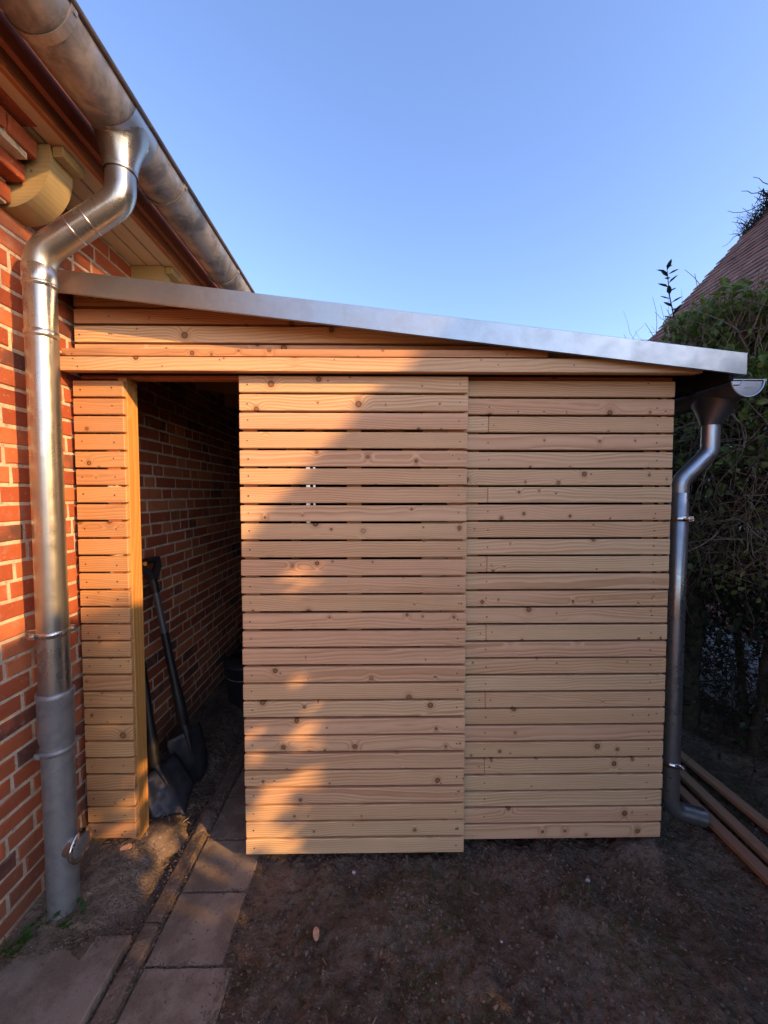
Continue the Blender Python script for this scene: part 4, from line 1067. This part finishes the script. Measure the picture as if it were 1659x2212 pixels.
# the one long shoot standing above the shed roof
sh = [(2.30, 3.13, 3.05), (2.27, 3.13, 3.2), (2.235, 3.13, 3.34), (2.21, 3.12, 3.47), (2.20, 3.12, 3.55)]
m = MB(); m.tube(sh, [.005, .0045, .004, .003, .002], 6); m.build('long_shoot', M['twig_dark'], hedge)
for k in range(17):
    q = .15 + .85 * k / 16; i = min(3, int(q * 4)); p = Vector(sh[i]).lerp(Vector(sh[i + 1]), q * 4 - i)
    a = k * 2.4; d = Vector((math.cos(a), math.sin(a) * .6, .45)).normalized(); s2 = d.cross(Vector((0, 0, 1))).normalized(); w_ = random.uniform(.075, .10)
    lf = MB(); nn = s2.cross(d); lf.add([p, p + d * w_ * .35 + s2 * w_ * .19 + nn * .006, p + d * w_ * .7 + s2 * w_ * .14 + nn * .004, p + d * w_, p + d * w_ * .7 - s2 * w_ * .14 + nn * .004, p + d * w_ * .35 - s2 * w_ * .19 + nn * .006, p + d * w_ * .5 - nn * .004], [(0, 1, 6), (1, 2, 6), (2, 3, 6), (3, 4, 6), (4, 5, 6), (5, 0, 6)])
    lf.build('leaf', M['leaf_dark'], hedge, flip=False)
# withered climber on the far edge of the tiled roof
cl = empty('withered_climber', (7.0, 7.6, 6.6)); tag(cl, 'withered bare creeper curling above the neighbour\'s roof edge', 'plant')
st_ = []; di = []
for k in range(260):
    q = U(.86, 1.2); x = XE + (XR - XE) * q * .62 + 0.15; st_.append((x, 7.9 + U(-.15, .1), MR * x + ZC + .02)); di.append((U(-1, .6), U(-.3, .3), U(.1, 1)))
keep(twig_cloud('twigs', np.array(st_), np.array(di), U(.15, .5, 260), M['twig_dark'], None, (.004, .011), 6, .5, .02)[0], cl)
big = np.array([(7.55, 7.8, 7.35)] * 30) + rng.normal(0, .07, (30, 3)); keep(twig_cloud('dead_shoots', big, rng.normal(0, 1, (30, 3)) + np.array([-.8, 0, .8]), U(.3, .9, 30), M['twig_dark'], None, (.012, .02), 7, .45, .02)[0], cl)

# unseen bush added to shade wall and ground, leaf gaps shaped for dapples
lb = empty('dapple_bush', (2.7, -.5, 0)); tag(lb, 'unseen leafy bush right of the path, added to cast shade and dapples', 'bush')
pts = []
while len(pts) < 18000:
    x, y, z = U(2.2, 3.2), U(-2.6, 1.15), U(.02, 3.15)
    q = z - .426 * x; yi = y + .588 * x + .08 * noise.noise((z * 4, y, 0))     # coordinates along the sun's rays, for shaping the gaps
    if q > 1.82 + .10 * noise.noise((y * 4, x * 2, 0)) - .3 * sstep(1.25, 1.75, yi): continue
    dn = 1
    if .22 < q < 1.0 and yi > 1.10: dn = .7 if noise.noise((yi * 8.0 + q * 3, q * 5.5 - yi * 2, 6.7)) > .10 else .004  # leaves thinned along the sun so dapples reach door and panel
    if random.random() < dn: pts.append((x, y, z))
leaf_cloud('leaves', pts, M['leaf_dark'], .07, .13, lb)
for y in (-2.2, -1.5, -.8, -.2, .4, .9): limb('stem', [(2.7, y, -.05), (2.72, y + .05, 1.2), (2.68, y, 2.6)], .025, .008, M['bark'], lb, 7)

# a sparse tree further back, dappling the eaves
tr = empty('sparse_tree', (6.2, -3.6, 0)); tag(tr, 'sparse tall tree outside the frame behind the photographer', 'tree')
limb('trunk', [(6.2, -3.6, -.1), (6.15, -3.5, 2.5), (6.0, -3.3, 4.5), (5.9, -3.1, 7.2)], .16, .04, M['bark'], tr, 12)
n = 150; P0 = np.stack([U(4.4, 6.2, n), U(-3.2, -1.6, n), U(5.5, 7.3, n)], 1); twig_cloud('twigs', P0, rng.normal(0, 1, (n, 3)), U(.3, .9, n), M['twig_dark'], tr, (.006, .02), 6, .3, 0)
pts = []
while len(pts) < 900:
    x, y, z = U(4.4, 6.4), U(-3.4, -1.5), U(5.55, 7.4)
    if noise.noise((x * 2.2, y * 2.2, z * 2.2)) > .05: pts.append((x, y, z))
leaf_cloud('leaves', pts, M['leaf'], .08, .15, tr)

for root in (lb, tr):
    for c_ in root.children: c_.matrix_parent_inverse = Matrix.Translation(-root.location)
bpy.context.view_layer.update()
